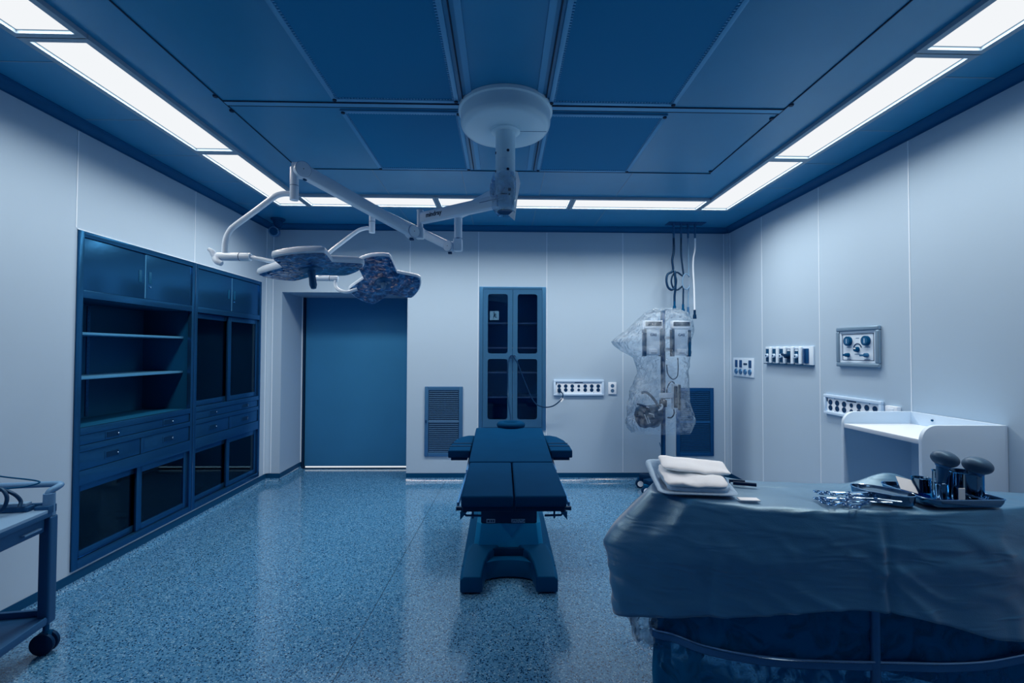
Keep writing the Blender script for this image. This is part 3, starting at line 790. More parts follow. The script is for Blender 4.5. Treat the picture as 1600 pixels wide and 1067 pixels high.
# exit sign on the rear wall, seen mirrored in the glazed cabinet
Mx = wall_frame((-.21, YF, 2.33), (0, 1, 0))
t = thing('exit_sign', 'lit running-man exit sign on the rear wall, mirrored in the cabinet glass', 'sign', tuple(Mx.translation))
MB(Mx).box(-.13, .13, -.13, .13, .0005, .03).build('housing', 'socket_face', t, bevel=.003)
MB(Mx).box(-.115, .115, -.115, .115, .03, .032).build('lit_face', 'exit_glow', t, smooth=False)
F = MB(Mx); F.cyl((.01, .075, .032), (.01, .075, .035), .018, .018, 14)
F.tube([(.0, .05, .034), (-.01, .0, .034)], .016, 8, 0).tube([(-.01, .0, .034), (.03, -.035, .034), (.02, -.08, .034)], .010, 8, 0).tube([(-.01, .0, .034), (-.035, -.045, .034), (-.07, -.05, .034)], .010, 8, 0)
F.tube([(0, .045, .034), (.045, .02, .034)], .008, 8, 0).tube([(0, .045, .034), (-.04, .035, .034), (-.05, .0, .034)], .008, 8, 0)
F.build('running_figure', 'letter_dark', t)

# security camera in the back left corner
t = thing('security_camera', 'dark dome security camera hanging in the back left ceiling corner', 'camera', (-2.36, 4.80, ZC))
MB().cyl((-2.36, 4.80, ZC - .001), (-2.36, 4.80, ZC - .018), .072, .065, 28).build('ceiling_plate', 'base_navy', t, bevel=.003)
MB().cyl((-2.36, 4.80, ZC - .018), (-2.35, 4.79, ZC - .10), .055, .028, 20).build('bracket', 'base_navy', t)
hb = MB().cyl((-2.40, 4.83, ZC - .135), (-2.37, 4.73, ZC - .150), .052, .052, 28).build('body', 'grille_slat', t, bevel=.008)
MB().cyl((-2.369, 4.732, ZC - .1497), (-2.364, 4.717, ZC - .152), .040, .036, 24).build('lens', 'base_navy', hb)
F = MB()
for a in (0, 1.2, 2.5, 3.8, 5): F.ball((-2.371 + .046 * math.cos(a), 4.727, ZC - .150 + .046 * math.sin(a)), .004)
F.build('screws', 'bright_steel', hb)

# ------------------------------------------------------------------ surgical light
def surgical_light():
    t = thing('surgical_light', 'white ceiling-mounted surgical light with jointed arms and two three-lobed lamp heads', 'surgical light', (.012, 2.58, ZC))
    C = (.012, 2.58)
    MB().lathe([(0, ZC - .001), (.268, ZC - .001), (.268, ZC - .020), (.262, ZC - .022), (.256, ZC - .024), (.255, ZC - .085), (.250, ZC - .100), (.240, ZC - .112), (.222, ZC - .118), (.095, ZC - .118), (0, ZC - .118)], (C[0], C[1], 0), 64).build('canopy', 'canopy_enamel', t, angle=35)
    MB().box(C[0] + .085, C[0] + .235, C[1] - .001, C[1] + .001, ZC - .1195, ZC - .1175).build('canopy_seam', 'grille_frame', t)
    col = MB().lathe([(.083, -.118), (.083, -.126), (.074, -.132), (.056, -.132), (.056, -.292), (.0545, -.293), (.0545, -.297), (.056, -.298), (.056, -.42)], (C[0], C[1], ZC), 40).build('column', 'canopy_enamel', t, angle=35)
    F = MB()
    for z in (2.548, 2.442):
        for a in (-75, 195): F.cyl((C[0] + .050 * math.cos(R(a)), C[1] + .050 * math.sin(R(a)), z), (C[0] + .0575 * math.cos(R(a)), C[1] + .0575 * math.sin(R(a)), z), .008, .008, 12)
    F.build('bolts', 'dark_line', col)
    hub = MB().lathe([(.0, -.42), (.056, -.42), (.057, -.423), (.057, -.565), (.050, -.580), (0, -.582)], (C[0], C[1], ZC), 40).build('hub', 'canopy_enamel', t, angle=35)
    MB().lathe([(0, -.583), (.044, -.583), (.044, -.587), (0, -.587)], (C[0], C[1], ZC), 30).build('hub_cap', 'base_navy', hub)
    MB().box(-.012, .012, 2.5215, 2.5235, 2.315, 2.332).build('label', 'white_plastic', hub)
    MB().box(.028, .044, 2.5225, 2.527, 2.318, 2.335).box(-.014, .024, 2.5205, 2.5235, 2.298, 2.304).box(.030, .040, 2.5215, 2.5265, 2.296, 2.304).build('label_print', 'letter_dark', hub, smooth=False)
    # first (front) horizontal arm with the maker's lettering
    a = Vector((-.02, 2.555, 2.268)); b = Vector((-.512, 2.895, 2.268))
    arm = MB().beam(a, b, .070, .062, .072, .050).build('horizontal_arm', 'white_enamel', t, angle=30)
    d = (b - a).normalized(); n = Vector((-d.y, d.x, 0)); n = n if n.y < 0 else -n
    p = a + d * ((b - a).length * .80) + n * .0275 + Vector((0, 0, .002))
    xd = -d
    text('lettering', 'mindray', .040, frameM(p, xd, (0, 0, 1)), arm, 'letter_dark', .0006, .0009)
    MB().box(-.06, .06, -.0312, -.0300, .004, .007, Matrix.Translation(a + d * .06) @ Matrix.Rotation(math.atan2(-d.y, -d.x), 4, 'Z')).build('seam', 'grille_frame', arm)
    # pivot of arm one
    MB().cyl((-.530, 2.905, 2.32), (-.530, 2.905, 2.205), .019, .019, 20).cyl((-.530, 2.905, 2.322), (-.530, 2.905, 2.316), .022, .022, 20).build('pivot_post', 'white_enamel', t)
    def spring_arm(p0, p1, h0, h1, w, rb):
        p0, p1 = Vector(p0), Vector(p1); d = (p1 - p0).normalized(); s = d.cross(Vector((0, 0, 1))).normalized()
        if s.y > 0: s = -s
        ar = MB().beam(p0, p1, h0, w, h1, w).build('spring_arm', 'white_enamel', t, angle=30)
        for p, r in ((p0, rb[0]), (p1, rb[1])):
            MB().cyl(p - s * w * .52, p + s * w * .58, r, r, 32).build('joint', 'white_enamel', ar, bevel=.003)
            MB().cyl(p + s * w * .50, p + s * w * .54, r * 1.025, r * 1.025, 32).build('joint_gap', 'grille_frame', ar)
            MB().cyl(p + s * w * .575, p + s * (w * .575 + .0015), r * .87, r * .87, 32).build('joint_cap', 'white_plastic', ar)
            MB().cyl(p + s * w * .59, p + s * (w * .59 + .002), .0025, .0025, 8).build('joint_pin', 'dark_line', ar)
        MB().box(-.012, .012, -.014, .014, -.010, .0, Matrix.Translation(p0 - Vector((0, 0, rb[0] + .002)))).build('adjuster', 'base_navy', ar)
        MB().cyl(p1 - Vector((0, 0, rb[1] * .8)) - d * .02, p1 - Vector((0, 0, rb[1] * 1.05)) - d * .02, .012, .010, 10).build('adjuster', 'base_navy', ar)
        return ar
    s1 = spring_arm((-.575, 2.870, 2.172), (-1.062, 2.40, 2.370), .064, .074, .052, (.039, .040))
    MB().box(-.026, .026, -.024, .024, -.035, .035, Matrix.Translation((-.530, 2.902, 2.172))).build('elbow', 'white_enamel', t, bevel=.010, seg=3)
    # second (rear) horizontal arm
    a = Vector((-.01, 2.60, 2.335)); b = Vector((-.30, 3.025, 2.335))
    MB().beam(a, b, .078, .062, .060, .050).build('horizontal_arm', 'white_enamel', t, angle=30)
    MB().cyl((-.298, 3.025, 2.33), (-.298, 3.025, 2.165), .026, .026, 22).build('pivot_post', 'white_enamel', t)
    MB().box(-.030, .030, -.030, .030, -.042, .042, Matrix.Translation((-.300, 3.025, 2.128))).build('elbow', 'white_enamel', t, bevel=.014, seg=3)
    MB().cyl((-.298, 3.025, 2.172), (-.298, 3.025, 2.166), .0275, .0275, 22).build('collar', 'grille_frame', t)
    spring_arm((-.352, 3.03, 2.118), (-.93, 3.35, 2.452), .056, .060, .050, (.036, .038))
    # drop tubes
    def drop(p, z0, z1, r):
        q = MB().cyl((p[0], p[1], z0), (p[0], p[1], z1), r, r, 24).build('drop_tube', 'white_enamel', t, bevel=.003)
        MB().cyl((p[0], p[1], (z0 * .45 + z1 * .55)), (p[0], p[1], (z0 * .45 + z1 * .55) - .003), r * 1.02, r * 1.02, 24).build('ring', 'grille_slat', q)
    drop((-1.098, 2.40), 2.385, 2.211, .0215)
    MB().beam((-1.06, 2.40, 2.385), (-1.105, 2.40, 2.385), .05, .042).build('knuckle', 'white_enamel', t)
    drop((-.962, 3.35), 2.472, 2.287, .0215)
    # curved yoke pipes
    Y = 2.40
    MB().tube([(-1.10, Y, 2.243), (-1.145, Y, 2.246), (-1.185, Y, 2.237), (-1.222, Y, 2.213), (-1.30, Y, 2.152), (-1.395, Y, 2.080), (-1.425, Y, 2.052), (-1.444, Y, 2.015), (-1.452, Y, 1.975), (-1.452, Y, 1.915)], .0145, 14, 4).build('yoke_pipe', 'white_enamel', t, angle=60)
    Y = 3.35
    MB().tube([(-.965, Y, 2.318), (-1.01, Y, 2.321), (-1.06, Y, 2.305), (-1.11, Y, 2.270), (-1.18, Y, 2.215), (-1.255, Y, 2.155), (-1.30, Y, 2.110), (-1.328, Y, 2.06), (-1.335, Y, 2.0), (-1.335, Y, 1.955)], .0145, 14, 4).build('yoke_pipe', 'white_enamel', t, angle=60)
    # sleeves
    Y = 2.40
    g = MB().cyl((-1.492, Y, 1.912), (-1.318, Y, 1.909), .021, .021, 24).build('handle_sleeve', 'white_enamel', t, bevel=.004)
    MB().cyl((-1.375, Y, 1.9105), (-1.372, Y, 1.9105), .0216, .0216, 24).build('ring', 'base_navy', g)
    MB().tube([(-1.478, Y, 1.905), (-1.50, Y - .005, 1.915), (-1.512, Y - .01, 1.935), (-1.530, Y - .015, 1.948)], .022, 12, 3, .008).tube([(-1.49, Y - .01, 1.90), (-1.478, Y - .02, 1.882), (-1.455, Y - .02, 1.870)], .020, 12, 3, .013).build('grip', 'white_enamel', t, angle=60)
    MB().tube([(-1.32, Y, 1.909), (-1.26, Y, 1.898), (-1.19, Y, 1.886), (-1.10, Y, 1.885)], .011, 12, 4).build('head_link', 'white_enamel', t, angle=60)
    Y = 3.35
    g = MB().cyl((-1.372, Y, 1.952), (-1.205, Y, 1.948), .020, .020, 24).build('handle_sleeve', 'white_enamel', t, bevel=.004)
    MB().cyl((-1.265, Y, 1.9495), (-1.262, Y, 1.9495), .0206, .0206, 24).build('ring', 'base_navy', g)
    MB().cyl((-1.335, Y, 1.99), (-1.335, Y, 1.955), .018, .018, 18).build('grip', 'white_enamel', t)
    MB().tube([(-1.222, Y, 1.944), (-1.222, Y - .01, 1.905), (-1.195, Y - .03, 1.866), (-1.13, Y - .04, 1.845), (-1.06, Y - .02, 1.87)], .012, 12, 4).build('head_link', 'white_enamel', t, angle=60)
    # heads
    def outline(sc, z, Rr=.272, inset=0.0):
        pts = []
        for k in range(3):
            c = R(-90 + 120 * k)
            half = .124 - inset; Ro = Rr - inset
            for v in ((half / math.sin(R(60))),):
                an = c - R(60)
                pts.append((v * math.cos(an), v * math.sin(an)))
            ha = math.asin(half / Ro) * 1.03
            # rounded corner start, arc, rounded corner end
            e = Vector((math.cos(c), math.sin(c))); s = Vector((-math.sin(c), math.cos(c)))
            q = e * (Ro * math.cos(ha) - .030) - s * half; pts.append((q.x, q.y))
            q = e * (Ro * math.cos(ha) - .008) - s * (half - .003); pts.append((q.x, q.y))
            for j in range(7):
                an = c + ha * .90 * (j / 3 - 1)
                pts.append((Ro * math.cos(an), Ro * math.sin(an)))
            q = e * (Ro * math.cos(ha) - .008) + s * (half - .003); pts.append((q.x, q.y))
            q = e * (Ro * math.cos(ha) - .030) + s * half; pts.append((q.x, q.y))
        return [Vector((x * sc, y * sc, z)) for x, y in pts]
    def head(Mh, rim, handle_mat, hl):
        m = MB(Mh)
        m.loft([outline(.965, -.014), outline(1, -.008), outline(1.003, .004), outline(.985, .016), outline(.90, .026), outline(.5, .036)], True, False, True)
        h = m.build('lamp_head', 'white_enamel', t, angle=50)
        MB(Mh).loft([outline(.965, -.0135), outline(.965, -.0165), outline(.90, -.021)], True, True, True).build('lens', 'lamp_lens', h, angle=50)
        MB(Mh).lathe([(0, -.020), (.062, -.021), (.058, -.028), (.040, -.032), (0, -.032)], seg=32).build('handle_boss', 'lens_rim', h)
        MB(Mh).lathe([(.020, -.030), (.017, -.06), (.019, -hl + .02), (.013, -hl), (0, -hl - .004)], seg=20).build('steriliser_handle', handle_mat, h)
    M1 = Matrix.Translation((-1.015, 2.42, 1.872)) @ Matrix.Rotation(R(-9), 4, 'Y') @ Matrix.Rotation(R(-3), 4, 'X') @ Matrix.Rotation(R(10), 4, 'Z')
    head(M1, 1, 'lens_rim', .125)
    M2 = Matrix.Translation((-.875, 3.35, 1.935)) @ Matrix.Rotation(R(-10), 4, 'Y') @ Matrix.Rotation(R(-33), 4, 'X')
    head(M2, 1, 'cart_top', .075)
    return t
surgical_light()

# crumpled clear plastic bag around the hub
def crumple(name, rings, seed, amt, material, parent=None, seg=36, close0=False, close1=False, fr=6.0):
    """rings: (cx, cy, z, rx, ry)"""
    m = MB(); out = []
    # interpolate rings
    Q = []
    for A, B in zip(rings, rings[1:]):
        for k in range(5): Q.append(tuple(a + (b_ - a) * k / 5 for a, b_ in zip(A, B)))
    Q.append(rings[-1])
    for cx, cy, z, rx, ry in Q:
        ring = []
        for k in range(seg):
            a = 2 * PI * k / seg
            v = Vector((cx + rx * math.cos(a), cy + ry * math.sin(a), z))
            nz = noise.noise(Vector((v.x * fr + seed, v.y * fr, v.z * fr * .7))) + .5 * noise.noise(v * fr * 2.7 + Vector((seed, 3, 1))) + .35 * abs(noise.noise(v * fr * 5 + Vector((seed, 0, 7))))
            d = Vector((math.cos(a), math.sin(a), .3 * math.sin(k)))
            ring.append(v + d * nz * amt)
        out.append(ring)
    m.loft(out, True, close0, close1)
    return m.build(name, material, parent, angle=28)
o = crumple('plastic_bag', [(.005, 2.57, 2.425, .062, .062), (.0, 2.565, 2.38, .072, .068), (-.002, 2.565, 2.31, .078, .072), (.0, 2.565, 2.24, .074, .07), (.015, 2.57, 2.20, .062, .06)], 3.1, .018, 'hub_film')
tag(o, 'crumpled clear plastic bag taped round the hub of the surgical light', 'plastic bag')
m = MB(); m.loft([[(.068, 2.53, 2.432), (.082, 2.55, 2.436)], [(.072, 2.53, 2.36), (.098, 2.55, 2.37)], [(.070, 2.53, 2.28), (.080, 2.55, 2.28)], [(.060, 2.53, 2.21), (.072, 2.55, 2.20)], [(.03, 2.52, 2.18), (.066, 2.54, 2.155)]], False)
m.build('bag_flap', 'paper_white', o)

# ------------------------------------------------------------------ gas hoses hanging from the ceiling
t = thing('hose_manifold', 'thin steel plate on the ceiling carrying four hanging hoses', 'ceiling mount', (1.95, 4.82, ZC))
MB().box(1.76, 2.16, 4.76, 4.88, ZC - .006, ZC - .0005).build('plate', 'grille_frame_dark', t)
for x in (1.832, 1.912, 1.987, 2.062):
    MB().cyl((x, 4.82, ZC - .006), (x, 4.82, ZC - .16), .012, .010, 14).cyl((x, 4.82, ZC - .05), (x, 4.82, ZC - .06), .017, .017, 14).cyl((x, 4.82, ZC - .10), (x, 4.82, ZC - .108), .016, .016, 14).build('stem', 'lens_rim', t)
def hose(pts, r, m, label, endm, ze, name='gas_hose', plug=True):
    o = MB().tube(pts, r, 10, 5).build(name, m, angle=60)
    tag(o, label, 'hose', 'hoses hanging from the ceiling plate')
    e = pts[-1]
    if plug:
        MB().cyl((e[0], e[1], e[2] + .03), (e[0], e[1], e[2] - .02), .012, .012, 14).cyl((e[0], e[1], e[2] - .02), (e[0], e[1], ze), .016, .020, 14).build('connector', endm, o)
    return o
loop = [(1.832 + .05 + .062 * math.cos(a) - .05, 4.80 + .02 * math.sin(a * .5), 2.175 + .10 * math.sin(a)) for a in [PI / 2 + k * PI / 5 for k in range(11)]]
hose([(1.832, 4.82, 2.64), (1.832, 4.82, 2.50), (1.815, 4.82, 2.40), (1.822, 4.82, 2.29)] + [(1.80 - .052 * math.sin(a) , 4.81 + .006 * math.cos(a), 2.18 + .098 * math.cos(a)) for a in [k * PI / 4 for k in range(1, 8)]] + [(1.835, 4.80, 2.27), (1.842, 4.80, 2.12), (1.835, 4.81, 2.02), (1.834, 4.81, 1.93)], .012, 'cable_dark', 'dark hanging hose with a narrow loop, leftmost of the four', 'base_navy', 1.87)
hose([(1.912, 4.82, 2.64), (1.912, 4.82, 2.46), (1.925, 4.82, 2.34), (1.935, 4.82, 2.24)] + [(1.872 + .062 * math.cos(a), 4.835, 2.18 + .095 * math.sin(a)) for a in [k * PI / 4 for k in range(1, 8)]] + [(1.936, 4.83, 2.12), (1.932, 4.82, 2.0), (1.93, 4.82, 1.90)], .009, 'cable_dark', 'thin dark hanging hose with a round loop, second from the left', 'base_navy', 1.85)
hose([(1.987, 4.82, 2.64), (1.99, 4.82, 2.50), (1.992, 4.82, 2.36), (1.992, 4.82, 2.24)] + [(1.958 + .042 * math.cos(a), 4.80, 2.17 + .085 * math.sin(a)) for a in [k * PI / 4 for k in range(1, 8)]] + [(1.992, 4.81, 2.12), (1.986, 4.82, 2.0), (1.984, 4.82, 1.87)], .007, 'cart_top', 'thin grey hanging hose with an oval loop, third from the left', 'grille_frame', 1.80)
hose([(2.062, 4.82, 2.64), (2.06, 4.82, 2.52), (2.043, 4.82, 2.42), (2.04, 4.82, 2.30), (2.05, 4.82, 2.10), (2.055, 4.82, 1.84)], .009, 'white_plastic', 'pale straight hanging hose with a black connector, rightmost of the four', 'rubber_black', 1.775)

# ------------------------------------------------------------------ bagged equipment pole
PX, PY = 1.641, 4.62
t = thing('equipment_pole', 'dark blue mobile pole on castors standing by the back wall under plastic', 'equipment stand', (PX, PY, 0))
MB().cyl((PX, PY, .19), (PX, PY, 1.84), .023, .023, 22).build('pole', 'baseboard', t)
MB().cyl((PX - .001, PY - .016, .3), (PX - .001, PY - .016, 1.82), .010, .010, 10).build('pole_rail', 'grille_frame_dark', t)
MB().cyl((PX, PY, .11), (PX, PY, .25), .030, .026, 22).build('collar', 'grille_frame', t)
MB().box(-.24, .24, -.045, .045, .105, .15, Matrix.Translation((PX, PY, 0)) @ Matrix.Rotation(R(28), 4, 'Z')).box(-.24, .24, -.045, .045, .105, .15, Matrix.Translation((PX, PY, 0)) @ Matrix.Rotation(R(-35), 4, 'Z')).build('base', 'rubber_black', t, bevel=.012)
for x, y in ((-.21, -.115), (.21, .115), (-.195, .135), (.195, -.135)):
    cx, cy = PX + x, PY + y
    c = MB().box(cx - .028, cx + .028, cy - .022, cy + .022, .075, .108).build('castor', 'base_navy', t, bevel=.004)
    MB().cyl((cx - .004, cy - .020, .046), (cx - .004, cy + .020, .046), .045, .045, 26).build('wheel', 'rubber_black', c, bevel=.006)
    MB().cyl((cx - .004, cy - .023, .046), (cx - .004, cy + .023, .046), .030, .030, 24).build('wheel_disc', 'white_plastic', c)
MB().box(PX - .03, PX + .03, PY - .03, PY + .03, .86, .93).box(PX - .012, PX + .16, PY - .012, PY + .012, .945, .955).build('clamp', 'rubber_black', t, bevel=.004)
MB().cyl((PX - .045, PY - .02, .50), (PX - .02, PY, .44), .005, .005, 8).cyl((PX - .06, PY - .01, .30), (PX - .02, PY, .33), .006, .006, 8).build('hook', 'grille_slat', t)
MB().box(PX - .05, PX + .10, PY - .05, PY - .026, .955, 1.005).build('cross_bracket', 'white_plastic', t, bevel=.003)
def flow_unit(x0, label):
    x1 = x0 + .185; y = PY - .05
    u = thing('monitor_unit', label, 'medical device', ((x0 + x1) / 2, y, 1.37), group='pale wall-like units clamped on the pole')
    MB().box(x0 + .022, x1 - .018, y - .04, y + .03, 1.385, 1.71).build('body', 'desk_laminate', u, bevel=.010, seg=3)
    MB().box(x0, x0 + .024, y - .048, y + .02, 1.375, 1.645).build('side_bar', 'baseboard', u, bevel=.003)
    MB().box(x1 - .020, x1 + .006, y - .048, y + .02, 1.375, 1.640).build('side_bar', 'baseboard', u, bevel=.003)
    MB().box(x0 + .008, x1 + .004, y - .045, y + .03, 1.655, 1.735).build('head', 'white_plastic', u, bevel=.005)
    MB().box(x0 + .014, x1 - .004, y - .0475, y - .044, 1.680, 1.722).build('display', 'rubber_black', u)
    MB().box(x0 + .045, x1 - .045, y - .052, y - .039, 1.392, 1.450).build('drip_tray', 'white_plastic', u, bevel=.006)
    MB().box(x0 + .068, x1 - .062, y - .0535, y - .0515, 1.404, 1.410).build('print_line', 'letter_dark', u)
    text('lettering', 'GAS', .036, frameM(((x0 + x1) / 2 + .003, y - .0405, 1.590), (1, 0, 0), (0, 0, 1)), u, 'grille_frame_dark', .0005, .0008)
    return u
flow_unit(1.417, 'pale flow unit with dark side bars on the left of the bagged pole')
flow_unit(1.700, 'pale flow unit with dark side bars on the right of the bagged pole')
MB().box(PX - .06, PX + .07, PY - .02, PY + .02, 1.55, 1.58).box(PX - .06, PX + .07, PY - .02, PY + .02, 1.43, 1.46).build('unit_rail', 'desk_laminate', t)
# loop cables
o = MB().tube([(1.672, 4.60, 1.29), (1.675, 4.58, 1.20), (1.72, 4.57, 1.145), (1.77, 4.58, 1.17), (1.785, 4.59, 1.25), (1.782, 4.59, 1.36)], .0055, 8, 5).build('loop_cable', 'cable_dark'); tag(o, 'short dark cable hanging in a U below the right flow unit', 'cable')
o = MB().tube([(1.672, 4.595, .97), (1.67, 4.585, 1.05), (1.70, 4.575, 1.115), (1.735, 4.575, 1.11), (1.742, 4.575, 1.08)], .0055, 8, 5).build('arched_cable', 'cable_dark'); tag(o, 'short dark cable arching from the pole to the narrow dark device', 'cable')
o = MB().tube([(1.735, 4.58, .84), (1.735, 4.57, .80), (1.71, 4.57, .76), (1.675, 4.59, .755)], .007, 8, 5).build('bottom_cable', 'cable_dark'); tag(o, 'short dark cable curling under the narrow dark device', 'cable')
u = thing('slim_device', 'slim device of two dark plates in a white housing, clamped right of the pole', 'medical device', (1.765, 4.58, .84))
MB().box(1.722, 1.795, 4.55, 4.61, .845, 1.095).build('housing', 'white_plastic', u, bevel=.004)
MB().box(1.726, 1.760, 4.538, 4.552, .86, 1.075).build('dark_plate', 'rubber_black', u, bevel=.002)
MB().box(1.772, 1.792, 4.538, 4.56, .835, 1.09).build('dark_plate', 'rubber_black', u, bevel=.002)
F = MB()
for k in range(4):
    for q in range(2): F.box(1.737 + q * .009, 1.741 + q * .009, 4.536, 4.539, .915 + k * .012, .920 + k * .012)
F.build('indicator_lights', 'paper_white', u, smooth=False)
u = thing('cuff_bundle', 'dark blue bundle of cuffs, hoses and clips hanging in the plastic bag', 'cuff bundle', (1.46, 4.56, .67))
m = MB(); rings = []
for k, (z, a, b_) in enumerate(((.665, .05, .03), (.68, .10, .05), (.74, .135, .06), (.80, .140, .06), (.85, .125, .05), (.88, .08, .035))):
    rings.append([Vector((1.475 + a * math.cos(q) + .008 * math.sin(5 * q + k), 4.56 + b_ * math.sin(q), z + .010 * math.sin(3 * q))) for q in [2 * PI * j / 20 for j in range(20)]])
m.loft(rings, True, True, True).build('cuff', 'baseboard', u, angle=60)
MB().tube([(1.395, 4.54, 1.01), (1.44, 4.54, 1.015), (1.50, 4.54, .97), (1.55, 4.54, .90), (1.57, 4.55, .87)], .013, 10, 5).build('dark_strap', 'base_navy', u)
MB().tube([(1.590, 4.53, .90), (1.60, 4.53, .87), (1.58, 4.53, .845), (1.53, 4.53, .83), (1.46, 4.52, .845)], .010, 10, 5).build('pale_tube', 'white_plastic', u)
MB().tube([(1.40, 4.53, .83), (1.36, 4.53, .825), (1.325, 4.53, .80), (1.335, 4.53, .775), (1.37, 4.53, .785), (1.40, 4.53, .81)], .006, 8, 5).build('loop', 'base_navy', u)
MB().tube([(1.345, 4.53, .90), (1.40, 4.52, .885), (1.45, 4.51, .865), (1.50, 4.51, .87)], .010, 8, 5).build('lead', 'base_navy', u)
F = MB()
for a, c in (((1.41, 4.495, .80), (1.445, 4.49, .71)), ((1.44, 4.495, .78), (1.465, 4.49, .715)), ((1.455, 4.495, .81), (1.50, 4.49, .80)), ((1.50, 4.495, .80), (1.505, 4.49, .77)), ((1.43, 4.495, .875), (1.455, 4.49, .865))): F.cyl(a, c, .006, .004, 8)
F.build('clips', 'white_plastic', u)
# translucent bag over the pole
def ringx(z, xa, xb, ry): return ((xa + xb) / 2, 4.585, z, (xb - xa) / 2, ry)
o = crumple('plastic_sheet', [ringx(1.86, 1.56, 1.78, .05), ringx(1.82, 1.46, 1.88, .10), ringx(1.74, 1.36, 1.92, .13), ringx(1.64, 1.26, 1.93, .14), ringx(1.52, 1.10, 1.93, .13), ringx(1.44, 1.17, 1.92, .13), ringx(1.36, 1.32, 1.90, .12), ringx(1.2, 1.36, 1.88, .115), ringx(1.02, 1.30, 1.89, .12), ringx(.86, 1.26, 1.92, .12), ringx(.70, 1.25, 1.95, .12), ringx(.60, 1.31, 1.90, .10)], 9.3, .030, 'plastic_film', fr=5.0, seg=60)
tag(o, 'crumpled clear plastic sheet draped over the equipment pole by the back wall', 'plastic sheet')

# ------------------------------------------------------------------ operating table
def operating_table():
    t = thing('operating_table', 'navy operating table with split leg section and two armboards in the room centre', 'operating table', (.06, 3.0, 0))
    def pad(x0, x1, p0, p1, h, name='pad', bev=.012, m='pad_black'):
        """p0=(y,z) near, p1=(y,z) far: top line; h thickness"""
        b = MB(); A = []
        for (y, z) in (p0, p1):
            A.append([Vector((x0, y, z - h)), Vector((x1, y, z - h)), Vector((x1, y, z)), Vector((x0, y, z))])
        b.loft(A, True, True, True)
        return b.build(name, m, t, bevel=bev, seg=3)
    # leg section, two halves
    pad(-.208, .059, (2.33, .686), (2.965, .703), .058); pad(.067, .333, (2.33, .686), (2.965, .703), .058)
    pad(-.200, .056, (2.345, .627), (2.965, .644), .025, 'leg_plate', .004, 'rubber_black'); pad(.070, .325, (2.345, .627), (2.965, .644), .025, 'leg_plate', .004, 'rubber_black')
    # torso section
    pad(-.216, .332, (2.975, .706), (3.80, .786), .060, 'pad'); pad(-.205, .322, (2.98, .645), (3.79, .725), .025, 'back_plate', .004, 'rubber_black')
    # head ring
    h = MB(); rings = []
    for k in range(28):
        a = 2 * PI * k / 28; c = Vector((.075 + .085 * math.cos(a), 3.86 + .07 * math.sin(a), .800)); d = Vector((math.cos(a), math.sin(a), 0))
        rings.append([c + d * .036 * math.cos(q) + Vector((0, 0, .028 * math.sin(q))) for q in [2 * PI * j / 12 for j in range(12)]])
    rings.append(rings[0]); h.loft(rings, True)
    bmesh.ops.remove_doubles(h.bm, verts=h.bm.verts, dist=1e-5)
    h.build('head_ring', 'pad_black', t, angle=60)
    MB().box(-.04, .19, 3.78, 3.98, .735, .772).build('head_plate', 'rubber_black', t, bevel=.006)
    # armboards
    for s in (-1, 1):
        xi = -.225 if s < 0 else .345; xo = xi + s * .155
        poly = [(xi, 3.23), (xo, 3.23), (xo + s * .004, 3.40), (xo - s * .012, 3.60), (xo - s * .05, 3.74), (xo - s * .10, 3.80), (xi, 3.80)]
        ap = MB().prism(poly, .668, .722).build('armboard_pad', 'pad_black', t, bevel=.010, seg=3)
        MB().box(min(xi, xo) + .02, max(xi, xo) - .02, 3.24, 3.70, .650, .666).build('armboard_plate', 'rubber_black', t)
        F = MB()
        for y in (3.36, 3.46): F.box(min(xi, xo) + .002, max(xi, xo) - .002, y, y + .012, .7215, .7255)
        F.build('strap', 'rubber_black', ap)
        MB().box(min(xi, xi - s * .03), max(xi, xi - s * .03) , 3.4, 3.46, .64, .665).build('armboard_clamp', 'bright_steel', t)
        # side rails
        xr = .062 + s * .292
        MB().box(xr - .005, xr + .005, 2.40, 2.95, .605, .632).build('side_rail', 'bright_steel', t)
        MB().box(xr - .005, xr + .005, 3.0, 3.75, .62, .645, Matrix.Translation((0, 3.0, .63)) @ Matrix.Rotation(R(5.5), 4, 'X') @ Matrix.Translation((0, -3.0, -.63))).build('side_rail', 'bright_steel', t)
        MB().cyl((xr - s * .03, 2.36, .614), (xr + s * .004, 2.36, .614), .009, .011, 12).build('rail_knob', 'cable_dark', t)
        MB().tube([(xr - s * .02, 2.40, .59), (xr - s * .045, 2.385, .570), (xr - s * .13, 2.385, .568)], .006, 8, 0).cyl((xr - s * .08, 2.385, .61), (xr - s * .08, 2.385, .555), .005, .005, 8).build('release_lever', 'base_navy', t)
        MB().loft([[Vector((xr - s * .018, 2.345, .60)), Vector((xr - s * .052, 2.345, .60)), Vector((xr - s * .018, 2.345, .560))], [Vector((xr - s * .018, 2.355, .60)), Vector((xr - s * .052, 2.355, .60)), Vector((xr - s * .018, 2.355, .560))]], True, True, True).build('hinge_lug', 'base_navy', t)
    # saddle and column
    MB().box(-.133, .227, 2.95, 3.55, .318, .62).build('column_upper', 'rubber_black', t, bevel=.006)
    lp = MB().box(-.098, -.042, 2.9475, 2.951, .320, .344).build('label_plate', 'cart_top', t)
    MB().box(-.092, -.078, 2.9462, 2.948, .325, .339).box(-.072, -.062, 2.9462, 2.948, .325, .339).box(-.058, -.048, 2.9462, 2.948, .325, .339).build('label_print', 'letter_dark', lp, smooth=False)
    lp = MB().box(.062, .150, 2.9475, 2.951, .320, .344).build('label_plate', 'cart_top', t)
    F = MB(); random.seed(3)
    for k in range(16): x = .065 + k * .0053; z = random.choice((.322, .328, .334)); F.box(x, x + .004, 2.9462, 2.948, z, z + random.choice((.004, .008)))
